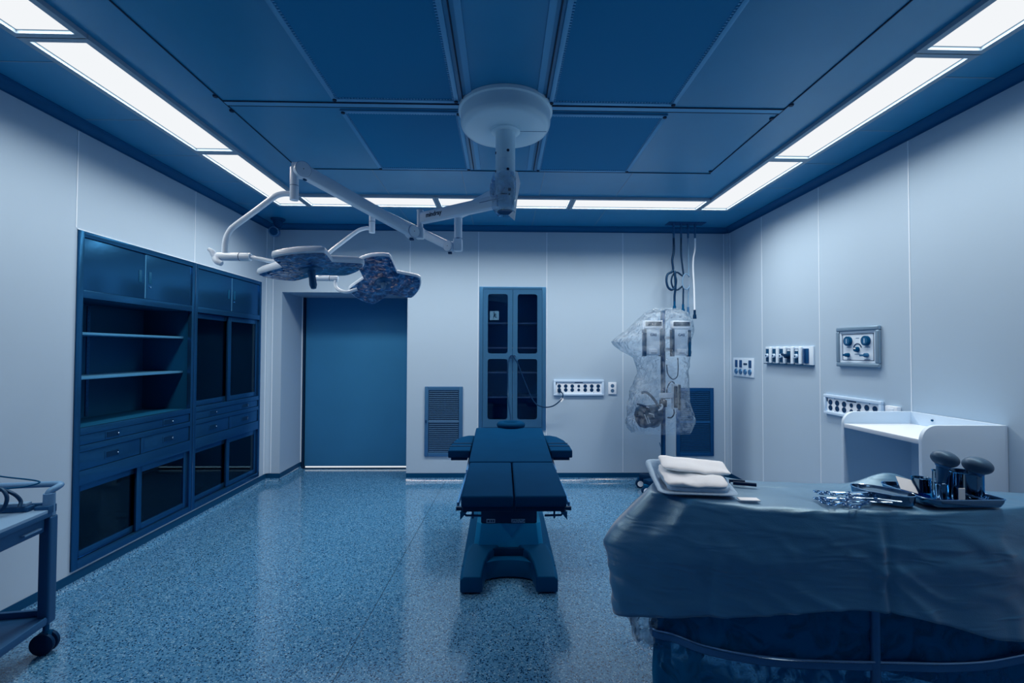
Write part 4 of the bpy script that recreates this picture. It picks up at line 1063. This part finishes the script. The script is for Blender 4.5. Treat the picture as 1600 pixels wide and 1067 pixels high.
    F.build('label_print', 'letter_dark', lp, smooth=False)
    # lower flaring shroud
    def rect(x0, x1, y0, y1, z, c=.03):
        return [Vector((x0 + c, y0, z)), Vector((x1 - c, y0, z)), Vector((x1, y0 + c, z)), Vector((x1, y1 - c, z)), Vector((x1 - c, y1, z)), Vector((x0 + c, y1, z)), Vector((x0, y1 - c, z)), Vector((x0, y0 + c, z))]
    MB().loft([rect(-.160, .252, 2.95, 3.62, .315), rect(-.172, .264, 2.95, 3.64, .22), rect(-.185, .277, 2.95, 3.66, .12), rect(-.185, .277, 2.95, 3.66, .10)], True, True, True).build('column_shroud', 'base_shroud', t, bevel=.004)
    MB().box(-.118, .210, 2.925, 2.955, .118, .165).build('shroud_step', 'rubber_black', t, bevel=.004)
    # base: two front legs joined to a body, sloping tops
    cx = .045
    def base_section(y, w, zt, inner):
        return y, w, zt, inner
    # outer body as loft along y of a U profile
    B = MB()
    prof = []
    for y, w, zt, iw, iz in ((2.69, .288, .098, .150, .0), (2.72, .290, .112, .150, .0), (2.80, .290, .135, .140, .0)):
        prof.append((y, w, zt, iw))
    for s in (-1, 1):
        R_ = []
        for y, w, zt, iw in ((2.69, .287, .102, .158), (2.73, .290, .112, .155), (2.82, .288, .128, .145), (2.90, .280, .150, .12), (2.96, .255, .185, .05)):
            R_.append([Vector((cx + s * iw, y, .012)), Vector((cx + s * w, y, .012)), Vector((cx + s * w, y, zt - .02)), Vector((cx + s * (w - .02), y, zt)), Vector((cx + s * (iw + .01), y, zt)), Vector((cx + s * iw, y, zt - .015))])
        m = MB(); m.loft(R_, True, True, True); m.build('base_leg', 'base_navy', t, bevel=.006, angle=50)
        MB().cyl((cx + s * .22, 2.75, 0), (cx + s * .22, 2.75, .014), .045, .045, 20).build('foot_pad', 'rubber_black', t)
        MB().cyl((cx + s * .22, 3.75, 0), (cx + s * .22, 3.75, .014), .045, .045, 20).build('foot_pad', 'rubber_black', t)
    poly = [(cx + .286, 2.86), (cx + .290, 3.85), (cx + .24, 3.92), (cx - .24, 3.92), (cx - .290, 3.85), (cx - .286, 2.86), (cx - .152, 2.86)] + [(cx - .152 + .304 * k / 8, 2.86 - 0 + .0 + .035 * math.sin(PI * k / 8) * 0) for k in range(1, 8)] + [(cx + .152, 2.86)]
    arc = [(cx + .16 * math.cos(a), 2.80 + .075 * math.sin(a)) for a in [PI * k / 10 for k in range(10, -1, -1)]]
    poly = [(cx - .286, 2.80)] + arc + [(cx + .286, 2.80), (cx + .290, 3.85), (cx + .24, 3.92), (cx - .24, 3.92), (cx - .290, 3.85)]
    MB().prism(poly, .012, .118).build('base_body', 'base_navy', t, bevel=.006)
    return t
operating_table()

# ------------------------------------------------------------------ draped instrument table
OUT = [  # top edge, mid (bulging), hem  - going round the table
    ((.600, 1.868, .848), (.428, 1.885, .650), (.462, 1.885, .362)),
    ((.680, 1.800, .850), (.560, 1.770, .645), (.560, 1.790, .385)),
    ((.771, 1.731, .850), (0.742, 1.690, 0.640), (.740, 1.715, .428)),
    ((.900, 1.680, .850), (0.885, 1.645, 0.645), (.880, 1.645, .466)),
    ((1.041, 1.651, .850), (1.035, 1.628, 0.650), (1.040, 1.615, .495)),
    ((1.200, 1.638, .850), (1.200, 1.612, 0.655), (1.200, 1.600, .512)),
    ((1.360, 1.630, .850), (1.360, 1.606, 0.660), (1.360, 1.590, .508)),
    ((1.480, 1.624, .850), (1.482, 1.600, 0.655), (1.490, 1.585, .485)),
    ((1.605, 1.619, .850), (1.612, 1.596, 0.650), (1.620, 1.590, .448)),
    ((1.760, 1.628, .850), (1.775, 1.606, 0.650), (1.785, 1.590, .408)),
    ((1.940, 1.662, .850), (1.975, 1.635, 0.645), (1.985, 1.620, .405)),
    ((2.140, 1.700, .850), (2.220, 1.660, .640), (2.220, 1.670, .410)),
    ((2.220, 1.760, .850), (2.290, 1.770, .640), (2.295, 1.780, .420)),
    ((2.160, 1.825, .850), (2.250, 1.880, .640), (2.250, 1.885, .430)),
    ((1.950, 1.870, .850), (1.980, 1.930, .650), (1.980, 1.930, .450)),
    ((1.680, 1.925, .850), (1.690, 1.980, .650), (1.690, 1.985, .480)),
    ((1.489, 1.957, .850), (1.500, 2.010, .650), (1.500, 2.015, .500)),
    ((1.250, 1.990, .850), (1.250, 2.050, .650), (1.250, 2.055, .500)),
    ((1.060, 2.045, .850), (1.060, 2.110, .650), (1.060, 2.115, .480)),
    ((.960, 2.170, .850), (.960, 2.240, .650), (.960, 2.245, .450)),
    ((.850, 2.230, .850), (.830, 2.310, .650), (.830, 2.315, .430)),
    ((.720, 2.080, .850), (.600, 2.140, .645), (.600, 2.150, .400)),
]
def resample(loop, n):
    P = [Vector(p) for p in loop]; N = len(P); out = []
    for i in range(N):
        p0, p1, p2, p3 = P[i - 1], P[i], P[(i + 1) % N], P[(i + 2) % N]
        for k in range(n):
            t_ = k / n
            out.append(0.5 * ((2 * p1) + (p2 - p0) * t_ + (2 * p0 - 5 * p1 + 4 * p2 - p3) * t_ * t_ + (3 * p1 - p0 - 3 * p2 + p3) * t_ ** 3))
    return out
NS = 10
TOP, MID, HEM = (resample([o_[k] for o_ in OUT], NS) for k in range(3))
def medial(p):
    a, b_ = Vector((.83, 1.98, .85)), Vector((2.02, 1.76, .85)); d = b_ - a
    t_ = max(0, min(1, (p - a).dot(d) / d.length_squared)); return a + d * t_
def table_z(x, y): return .852 + .060 * math.exp(-(((x - 1.67) / .13) ** 2 + ((y - 1.93) / .035) ** 2))
def drape():
    m = MB(); rings = []; n = len(TOP)
    for t_ in (0.02, .15, .3, .45, .6, .72, .82, .90, .96, 1.0):
        ring = []
        for p in TOP:
            c = medial(p); q = c.lerp(p, t_)
            z = table_z(q.x, q.y) + .004 * noise.noise(Vector((q.x * 9, q.y * 9, 2))) - (.004 if t_ == 1.0 else 0)
            ring.append(Vector((q.x, q.y, z)))
        rings.append(ring)
    steps = 30
    for k in range(1, steps + 1):
        u = k / steps; ring = []
        for i in range(n):
            a, b_, c = TOP[i], MID[i], HEM[i]
            tm = .42
            if u < tm:
                v = u / tm; q = a.lerp(b_, v); bow = math.sin(v * PI) * .010
            else:
                v = (u - tm) / (1 - tm); q = b_.lerp(c, v); bow = -math.sin(v * PI) * .006
            cc = medial(a); d = Vector((a.x - cc.x, a.y - cc.y, 0)).normalized()
            # hanging folds, pressed creases and horizontal wrinkles
            s_ = i / NS
            w = .010 * noise.noise(Vector((q.x * 5, q.y * 5, q.z * 1.2))) * u
            w += .010 * (1 - abs(noise.noise(Vector((q.x * 2.2 + 5, q.y * 2.2, q.z * 13))))) * math.exp(-((q.z - .655) / .075) ** 2)
            w += .008 * noise.noise(Vector((q.x * 3 + q.z * 6, q.y * 3, q.z * 20))) * math.exp(-((q.z - .70) / .08) ** 2)
            w -= .010 * math.exp(-((q.x - 1.375) / .012) ** 2) * (1 if q.y < 1.75 else 0) * min(1, u * 4)
            w += .008 * math.exp(-((q.x - 1.345) / .02) ** 2) * (1 if q.y < 1.75 else 0) * min(1, u * 4)
            w -= .006 * math.exp(-((q.x - .775) / .010) ** 2) * (1 if q.y < 1.85 else 0) * min(1, u * 3)
            w += .012 * math.exp(-(((q.x - .73) - (.85 - q.z) * -.6) / .02) ** 2) * (1 if q.y < 1.85 else 0) * math.exp(-((u - .12) / .12) ** 2)
            nn_ = noise.noise(Vector((q.x * 4 + 3, q.y * 4, q.z * 9 + q.x * 5))); w += .014 * max(0, 1 - abs(nn_) * 5) * (1 - math.exp(-(u / .2) ** 2)) * .6
            w += .014 * math.exp(-(((q.x - 1.75) - (.74 - q.z) * 2.0) / .06) ** 2) * (1 if q.y < 1.75 else 0) * math.exp(-((q.z - .68) / .09) ** 2)
            ring.append(q + d * (bow + w))
        rings.append(ring)
    m.loft(rings, True, True, False)
    o = m.build('table_drape', 'drape_blue', angle=180)
    tag(o, 'dark blue cloth drape hanging over the curved instrument table', 'drape')
    sd = o.modifiers.new('solid', 'SOLIDIFY'); sd.thickness = .002; sd.offset = -1
    return o
drape()
t = thing('instrument_table', 'curved steel instrument table on castors under the dark blue drape', 'table', (1.40, 1.80, 0))
def inset(loop, d, z):
    out = []
    for p in loop:
        c = medial(p); v = Vector((c.x - p.x, c.y - p.y, 0)); L_ = v.length
        out.append(Vector((p.x, p.y, 0)) + v * min(1, d / max(L_, 1e-4)) + Vector((0, 0, z)))
    return out
m = MB(); m.loft([inset(TOP, .012, .815), inset(TOP, .012, .842)], True, True, True).build('tabletop', 'shelf_steel', t, bevel=0)
sh = MB(); sh.loft([inset(TOP, .012, .272), inset(TOP, .008, .276), inset(TOP, .008, .300), inset(TOP, .014, .304)], True, True, True)
sh.build('lower_shelf', 'grille_frame', t)
m = MB(); m.loft([inset(TOP, .004, .304), inset(TOP, .002, .308), inset(TOP, .004, .312), inset(TOP, .008, .308)] , True).build('shelf_rim', 'bright_steel', t)
for x, y in ((1.357, 1.645), (.70, 1.93), (2.12, 1.76), (.90, 2.12), (1.5, 1.92)):
    MB().cyl((x, y, .10), (x, y, .818), .0155, .0155, 16).build('post', 'grille_frame', t)
    c = MB().box(x - .02, x + .02, y - .018, y + .018, .085, .105).build('castor', 'base_navy', t)
    MB().cyl((x, y - .016, .040), (x, y + .016, .040), .040, .040, 22).build('wheel', 'rubber_black', c, bevel=.005)
    MB().cyl((x, y, .04), (x, y, .09), .008, .008, 8).build('stem', 'bright_steel', c)
# plastic wrap hanging under the drape
m = MB(); rings = []
for k in range(22):
    u = k / 21; ring = []
    z = .80 - u * .735
    for i, p in enumerate(TOP):
        c = medial(p); d = Vector((p.x - c.x, p.y - c.y, 0)).normalized()
        zz = z - .05 * u * noise.noise(Vector((p.x * 3, p.y * 3, 0)))
        off = -.024 + .010 * noise.noise(Vector((p.x * 7 + zz * 2, p.y * 7, zz * 5))) + .010 * abs(noise.noise(Vector((p.x * 16, p.y * 16 + zz * 9, zz * 7)))) * min(1, u * 1.5)
        ring.append(Vector((p.x, p.y, zz)) + d * off)
    rings.append(ring)
m.loft(rings, True)
o = m.build('plastic_wrap', 'plastic_wrap', angle=180)
tag(o, 'clear plastic wrap hanging from under the drape around the lower shelf', 'plastic wrap')
o = crumple('knotted_plastic', [(.575, 1.90, .41, .062, .04), (.585, 1.90, .35, .066, .045), (.60, 1.90, .29, .060, .040), (.605, 1.90, .24, .048, .035), (.595, 1.90, .205, .018, .018)], 5.5, .030, 'milky_film', seg=36)
tag(o, 'knotted milky plastic bag end hanging at the left end of the instrument table', 'plastic bag')

# --- cloth-lined tray with folded white towels (left end)
ZT = .858
def slab(name, cx, cy, w, d, z0, z1, rz, m, parent=None, wob=.004, seed=0, droop=0, tilt=(0, 0)):
    """soft folded cloth: rounded box with wobble"""
    b = MB(); nx, ny, nz = 14, 10, 4
    bm = b.bm
    bmesh.ops.create_cube(bm, size=1.0)
    bmesh.ops.subdivide_edges(bm, edges=bm.edges[:], cuts=7, use_grid_fill=True)
    T = Matrix.Translation((cx, cy, (z0 + z1) / 2)) @ Matrix.Rotation(rz, 4, 'Z')
    for v in bm.verts:
        x, y, z = v.co * 2
        k = (abs(x) ** 8 + abs(y) ** 8) ** (1 / 8)
        f = 1 if k <= 1 else 1 / k
        e = max(0, (k * f) - .72) / .28
        zz = z * (1 - .35 * e * e)
        p = Vector((x * f * w / 2 * (1 - .02 * abs(z)), y * f * d / 2 * (1 - .02 * abs(z)), zz * (z1 - z0) / 2))
        nn = noise.noise(Vector((p.x * 14 + seed, p.y * 14, p.z * 30)))
        p.z += wob * nn * (1 if z > -.9 else 0) + tilt[0] * p.x + tilt[1] * p.y
        p.x += wob * .8 * noise.noise(Vector((p.y * 20, p.z * 40, seed)))
        v.co = T @ p
    return b.build(name, m, parent, angle=80)
bx = thing('wrapped_basin', 'grey cloth-lined shallow basin with rolled rim at the left end of the draped table', 'basin', (.80, 1.93, ZT))
B = MB(); c0 = (.792, 1.935)
def rr(w, d, z, n=8, cx=c0[0], cy=c0[1], rz=R(-8), r=.035):
    pts = []
    for sx, sy, a0 in ((1, 1, 0), (-1, 1, 90), (-1, -1, 180), (1, -1, 270)):
        for k in range(n):
            a = R(a0 + 90 * k / (n - 1)); pts.append(Vector((sx * (w / 2 - r) + r * math.cos(a), sy * (d / 2 - r) + r * math.sin(a), 0)))
    Mz = Matrix.Rotation(rz, 4, 'Z')
    return [Mz @ p + Vector((cx, cy, ZT + (z - ZT) * (.30 + 1.05 * (p.y / d + .5)) + .003 * noise.noise(p * 12))) for p in pts]
B.loft([rr(.27, .30, ZT), rr(.29, .33, ZT + .02), rr(.305, .345, ZT + .038), rr(.30, .34, ZT + .047), rr(.28, .32, ZT + .050), rr(.262, .30, ZT + .044), rr(.252, .29, ZT + .03), rr(.24, .28, ZT + .008)], True, True, True)
B.build('cloth_lining', 'gown_grey', bx, angle=80)
o = slab('folded_gown', .795, 1.905, .240, .262, ZT + .017, ZT + .046, R(-8), 'gown_grey', wob=.006, seed=1, tilt=(0, .05)); tag(o, 'folded grey gown under the white towels in the basin', 'folded gown')
o = slab('folded_towel', .786, 1.888, .240, .230, ZT + .044, ZT + .058, R(-8), 'towel_white', wob=.010, seed=2, tilt=(0, .09)); tag(o, 'creased white folded towel in front, above the grey gown', 'towel', 'white towels in the basin')
o = slab('folded_towel', .828, 1.965, .275, .17, ZT + .069, ZT + .081, R(-11), 'towel_white', wob=.009, seed=4, tilt=(-.05, .09)); tag(o, 'white folded towel at the back, topmost of the pile', 'towel', 'white towels in the basin')
# paper label and black-handled tools
o = MB().box(-.037, .037, -.018, .018, 0, .004, Matrix.Translation((.945, 1.735, ZT)) @ Matrix.Rotation(R(-6), 4, 'Z')).build('paper_pack', 'paper_white', bevel=.001); tag(o, 'small white paper pack lying by the basin corner', 'paper pack')
o = MB().tube([(.985, 1.93, ZT + .008), (1.03, 1.915, ZT + .008), (1.068, 1.90, ZT + .008)], .0075, 10, 2).cyl((.975, 1.934, ZT + .008), (.94, 1.945, ZT + .009), .004, .003, 8).build('surgical_instrument', 'rubber_black'); tag(o, 'black instrument handle lying right of the towels, nearer one', 'instrument')
o = MB().tube([(.985, 1.965, ZT + .008), (1.02, 1.955, ZT + .009), (1.045, 1.948, ZT + .008)], .006, 10, 2).build('surgical_instrument', 'rubber_black'); tag(o, 'shorter black instrument handle lying right of the towels, farther one', 'instrument')

# --- kidney basin, tray, cups, bulbs, clamps
def dish(name, loop_fn, h, flare, m, label, cat, z, thick=.0015, rim_m='bright_steel'):
    t_ = thing(name, label, cat, tuple(loop_fn(1.0, z)[0]))
    B = MB(); B.loft([loop_fn(.90, z), loop_fn(.94, z + .004), loop_fn(1.0 - flare, z + h * .6), loop_fn(1.0, z + h), loop_fn(.985, z + h), loop_fn(.97 - flare, z + h * .6), loop_fn(.91, z + .007), loop_fn(.86, z + .003)], True, True, True)
    B.build('bowl', m, t_, angle=60)
    P = loop_fn(1.0, z + h); MBm = MB(); MBm.tube(P + [P[0]], .0022, 6, 0).build('rim', rim_m, t_)
    return t_
def kidney(s, z, cx=1.455, cy=1.722, rz=R(-48)):
    pts = []
    for k in range(48):
        a = 2 * PI * k / 48
        r = 1 - .10 * math.exp(-((a - PI / 2) / .6) ** 2)
        pts.append(Vector((math.cos(a) * .098 * s * (1), math.sin(a) * .058 * s * r, 0)))
    Mz = Matrix.Rotation(rz, 4, 'Z')
    return [Mz @ p + Vector((cx, cy, z)) for p in pts]
dish('kidney_dish', kidney, .040, .02, 'mirror_steel', 'dark steel kidney dish left of the rectangular tray', 'dish', ZT)
def traypts(s, z, cx=1.692, cy=1.745, w=.286, d=.240, r=.045):
    pts = []
    W_, D_ = w * s, d * s
    for sx, sy, a0 in ((1, 1, 0), (-1, 1, 90), (-1, -1, 180), (1, -1, 270)):
        for k in range(9):
            a = R(a0 + 90 * k / 8); rr_ = r if (sx, sy) != (1, -1) else .012
            pts.append(Vector((cx + sx * (W_ / 2 - rr_) + rr_ * math.cos(a), cy + sy * (D_ / 2 - rr_) + rr_ * math.sin(a), z)))
    return pts
dish('instrument_tray', traypts, .032, .015, 'mirror_steel', 'rectangular steel tray holding the metal cups', 'tray', ZT)
ZI = ZT + .0105
def cup(cx, cy, r, h, name, label, handle=True):
    t_ = thing(name, label, 'cup', (cx, cy, ZI), group='steel cups in the tray')
    MB().lathe([(0, 0), (r * .97, 0), (r, .004), (r, h - .003), (r + .0025, h), (r - .001, h), (r - .003, h - .004), (r - .003, .004), (0, .003)], (cx, cy, ZI), 36).build('body', 'mirror_steel', t_, angle=40)
    if handle:
        MB().tube([(cx - r - .001, cy - .005, ZI + h * .55), (cx - r * .9, cy - r * .55, ZI + h * .38), (cx - r * .4, cy - r * 1.02, ZI + h * .22), (cx + r * .3, cy - r * 1.04, ZI + h * .17), (cx + r * .8, cy - r * .7, ZI + h * .19)], .0018, 6, 4).build('bail_handle', 'bright_steel', t_)
    return t_
cup(1.762, 1.705, .052, .104, 'steel_cup', 'wide steel cup with wire bail, holding the right bulb')
cup(1.672, 1.715, .021, .105, 'steel_cup', 'narrow tall steel cup under the left bulb', False)
cup(1.628, 1.665, .017, .070, 'steel_cup', 'short narrow steel cup in front of the left bulb', False)
cup(1.68, 1.80, .030, .055, 'steel_cup', 'small steel cup standing behind the tall narrow one', False)
def bulb(cx, cy, cz, rx, rz_, tilt, base, label):
    t_ = thing('bulb_syringe', label, 'bulb syringe', (base[0], base[1], base[2]), group='rubber bulb syringes')
    T = Matrix.Rotation(tilt, 4, 'Y')
    MB().ball((cx, cy, cz), rx, rx, rz_, T, 28).build('bulb', 'bulb_rubber', t_)
    MB().cyl(Vector((cx, cy, cz)) + T @ Vector((0, 0, -rz_ * .8)), base, .020, .010, 20).build('neck', 'lens_rim', t_)
    MB().cyl(Vector((cx, cy, cz)) + T @ Vector((0, 0, -rz_ * .85)), Vector((cx, cy, cz)) + T @ Vector((0, 0, -rz_ * 1.15)), .024, .018, 20).build('collar', 'grille_frame', t_)
bulb(1.652, 1.672, 1.028, .042, .030, R(18), (1.672, 1.715, ZI + .02), 'dark rubber bulb syringe standing in the narrow cup, the left one')
bulb(1.772, 1.668, 1.004, .044, .032, R(12), (1.762, 1.705, ZI + .02), 'dark rubber bulb syringe standing in the wide cup, the right one')
o = MB().box(-.036, .036, -.0008, .0008, -.028, .028, Matrix.Translation((1.612, 1.79, ZT + .040)) @ Matrix.Rotation(R(15), 4, 'Y') @ Matrix.Rotation(R(-40), 4, 'X')).build('gauze_card', 'paper_white'); tag(o, 'small white square gauze leaning in the steel tray', 'gauze')
o = MB().box(1.672, 1.694, 1.640, 1.643, ZI + .001, ZT + .070).build('label_card', 'paper_white'); tag(o, 'narrow white label strip standing between the steel cups', 'label')
o = MB().tube([(1.415, 1.745, ZT + .022), (1.44, 1.72, ZT + .022), (1.475, 1.69, ZT + .018)], .010, 10, 3, .005).build('gauze_roll', 'paper_white'); tag(o, 'small white gauze roll at the front of the kidney dish', 'gauze')
def clamp(x, y, rz, dz, open_=0.0):
    t_ = thing('artery_clamp', 'shiny steel artery clamp with ring handles in the heap on the drape', 'clamp', (x, y, ZT + dz), rz, group='heap of steel artery clamps')
    T = Matrix.Translation((x, y, ZT + dz)) @ Matrix.Rotation(rz, 4, 'Z')
    for s in (-1, 1):
        m = MB(T)
        m.tube([(.075, s * .002, .006), (.035, s * .003, .006), (.0, s * .002, .006), (-.045, -s * .010, .006), (-.065, -s * .014, .006)], .0028, 6, 3)
        rg = [(-.078 + .013 * math.cos(a), -s * .016 + .011 * math.sin(a), .006 + s * .001) for a in [2 * PI * k / 12 for k in range(13)]]
        m.tube(rg, .0026, 6, 0)
        m.build('clamp_half', 'bright_steel', t_)
    MB(T).cyl((0, 0, .001), (0, 0, .011), .005, .005, 10).build('pivot', 'bright_steel', t_)
for x, y, rz, dz in ((1.288, 1.712, 176, 0), (1.292, 1.694, 182, .010), (1.30, 1.725, 170, .020), (1.285, 1.680, 188, .001), (1.310, 1.702, 184, .030), (1.345, 1.668, 20, .001), (1.350, 1.660, -15, .012), (1.372, 1.652, -25, .023)):
    clamp(x, y, R(rz + 180 if rz > 90 else rz), dz)

# ------------------------------------------------------------------ white desk at the right wall
t = thing('wall_desk', 'white writing desk with rounded side panels against the right wall', 'desk', (2.30, 2.485, 0))
def side_panel(y0, y1):
    r = .075; x0, x1, z1 = 2.082, 2.505, 1.062
    pts = [(x0, .0), (x1, .0), (x1, z1)] + [(x0 + r * (1 - math.sin(a)), z1 - r * (1 - math.cos(a))) for a in [PI / 2 * k / 8 for k in range(9)]]
    m = MB(); m.loft([[Vector((x, y, z)) for x, z in pts] for y in (y0, y1)], True, True, True)
    return m.build('side_panel', 'desk_laminate', t, bevel=.0015)
side_panel(2.222, 2.242); side_panel(2.742, 2.762)
MB().box(2.500, 2.517, 2.2225, 2.7615, .05, 1.062).build('back_panel', 'desk_laminate', t)
MB().box(2.084, 2.499, 2.243, 2.741, .966, .990).build('desktop', 'desk_edge', t, bevel=.002)
MB().cyl((2.50, 2.60, 1.03), (2.494, 2.60, 1.03), .006, .006, 12).build('cable_hole', 'base_navy', t)
MB().box(2.2, 2.26, 2.2205, 2.2222, .9, .9005).build('mark', 'desk_edge', t)

# ------------------------------------------------------------------ cart at the left edge
CR = R(9)
Cm = Matrix.Translation((-2.128, 2.215, 0)) @ Matrix.Rotation(CR, 4, 'Z')
t = thing('equipment_cart', 'grey blue equipment cart with drawers and top rail, cut by the left edge', 'cart', (-2.128, 2.215, 0))
LX, LYc = .36, .62          # extents toward -x and -y from the near right corner
MB(Cm).box(-LX, .012, -LYc, .008, .648, .676).build('top', 'cart_top', t, bevel=.003)
MB(Cm).box(-LX, .0125, -LYc, .0085, .640, .664).build('top_edge', 'cart_body', t, bevel=.003)
for x, y in ((-.008, -.006), (-.008, -LYc + .03), (-LX + .03, -.006), (-LX + .03, -LYc + .03)):
    MB(Cm).box(x - .024, x + .024, y - .024, y + .024, .14, .640).build('post', 'cart_body', t, bevel=.010, seg=3)
    c = MB(Cm).cyl((x, y, .09), (x, y, .14), .012, .012, 10).box(x - .02, x + .02, y - .016, y + .016, .07, .10).build('castor', 'base_navy', t)
    MB(Cm).cyl((x - .004, y - .024, .05), (x - .004, y - .006, .05), .050, .050, 26).cyl((x - .004, y + .006, .05), (x - .004, y + .024, .05), .050, .050, 26).build('wheel', 'rubber_black', c, bevel=.007)
    if y > -.1: MB(Cm).cyl((x, y, .640), (x, y, .745), .023, .022, 20).build('rail_post', 'cart_rail', t)
MB(Cm).box(-.045, .014, -.04, .010, .655, .692).build('corner_socket', 'cart_body', t, bevel=.004)
MB(Cm).tube([(-.010, -.008, .73), (-.008, -.004, .752), (.006, .02, .765), (.0, .045, .772), (-.05, .05, .773), (-.2, .05, .773), (-.34, .05, .773), (-.36, .02, .765), (-LX + .03, -.006, .73)], .0145, 14, 4).build('top_rail', 'cart_rail', t, angle=60)
MB(Cm).box(-LX + .05, -.035, -.012, .006, .676, .700).build('back_lip', 'cart_body', t, bevel=.003)
dw = MB(Cm).box(-LX + .06, -.004, -LYc + .06, -.035, .575, .638).build('drawer', 'cart_body', t, bevel=.003)
MB(Cm).box(-.003, .012, -.16, -.07, .598, .604).build('handle', 'cart_rail', dw)
MB(Cm).box(-LX + .06, -.0045, -LYc + .06, -.035, .6385, .6395).build('drawer_gap', 'bright_steel', t)
MB(Cm).box(-LX + .01, .012, -LYc, .006, .150, .172).build('lower_shelf', 'cart_body', t, bevel=.003)
MB(Cm).box(.005, .0135, -LYc, -.035, .146, .180).build('shelf_lip', 'cart_body', t, bevel=.003)
MB(Cm).box(-LX + .05, -.035, -.006, .012, .172, .20).build('back_rail', 'cart_body', t, bevel=.003)
# things on the cart
ZK = .6765
t = thing('grey_module', 'flat grey module with a pale lid lying on the cart by its rail', 'medical device', (-2.24, 2.14, ZK))
MB(Cm).box(-.30, -.055, -.058, -.018, ZK, ZK + .022).build('body', 'cart_body', t, bevel=.003)
MB(Cm).box(-.28, -.065, -.054, -.020, ZK + .022, ZK + .040).build('lid', 'cart_top', t, bevel=.005)
o = MB(Cm).tube([(-0.220, -.06, ZK + 0.062), (-0.190, -.10, ZK + 0.112), (-0.140, -.09, ZK + 0.122), (-0.105, -.10, ZK + 0.082), (-0.115, -.11, ZK + 0.032), (-0.160, -.12, ZK + 0.024), (-0.200, -.10, ZK + 0.052), (-0.190, -.08, ZK + 0.102), (-0.140, -.08, ZK + 0.112), (-0.095, -.08, ZK + 0.092), (-0.075, -.07, ZK + 0.057), (-0.068, -.085, ZK + 0.032)], .0075, 10, 5).build('coiled_cable', 'cable_dark')
tag(o, 'thick dark cable coiled on the cart next to the grey module', 'cable')
o = MB(Cm).tube([(-0.310, -.04, ZK + 0.122), (-0.260, -.05, ZK + 0.152), (-0.220, -.05, ZK + 0.122), (-0.170, -.04, ZK + 0.107), (-0.100, -.02, ZK + 0.107), (-0.055, .0, ZK + 0.117), (-0.080, .01, ZK + 0.127), (-0.170, .0, ZK + 0.147), (-0.225, -.02, ZK + 0.162), (-0.215, -.05, ZK + 0.142), (-0.195, -.06, ZK + 0.122)], .0035, 8, 5).build('thin_cable', 'base_navy')
tag(o, 'thin dark cable looping above the cart rail', 'cable')
t = thing('monitor_stand', 'white bracket of a device standing on the cart at the photo edge', 'device stand', (-2.36, 1.98, ZK))
MB(Cm).tube([(-0.235, -.18, ZK + .14), (-0.208, -.185, ZK + .08), (-0.194, -.19, ZK + .025), (-0.175, -.195, ZK + .010)], .008, 10, 4).tube([(-0.175, -.195, ZK + .010), (-0.195, -.215, ZK + .008), (-0.230, -.24, ZK + .009)], .009, 10, 3).build('bracket', 'white_plastic', t, angle=60)
MB(Cm).box(-.33, -.262, -.26, -.18, ZK + .001, ZK + .17).build('device_body', 'base_navy', t, bevel=.008)
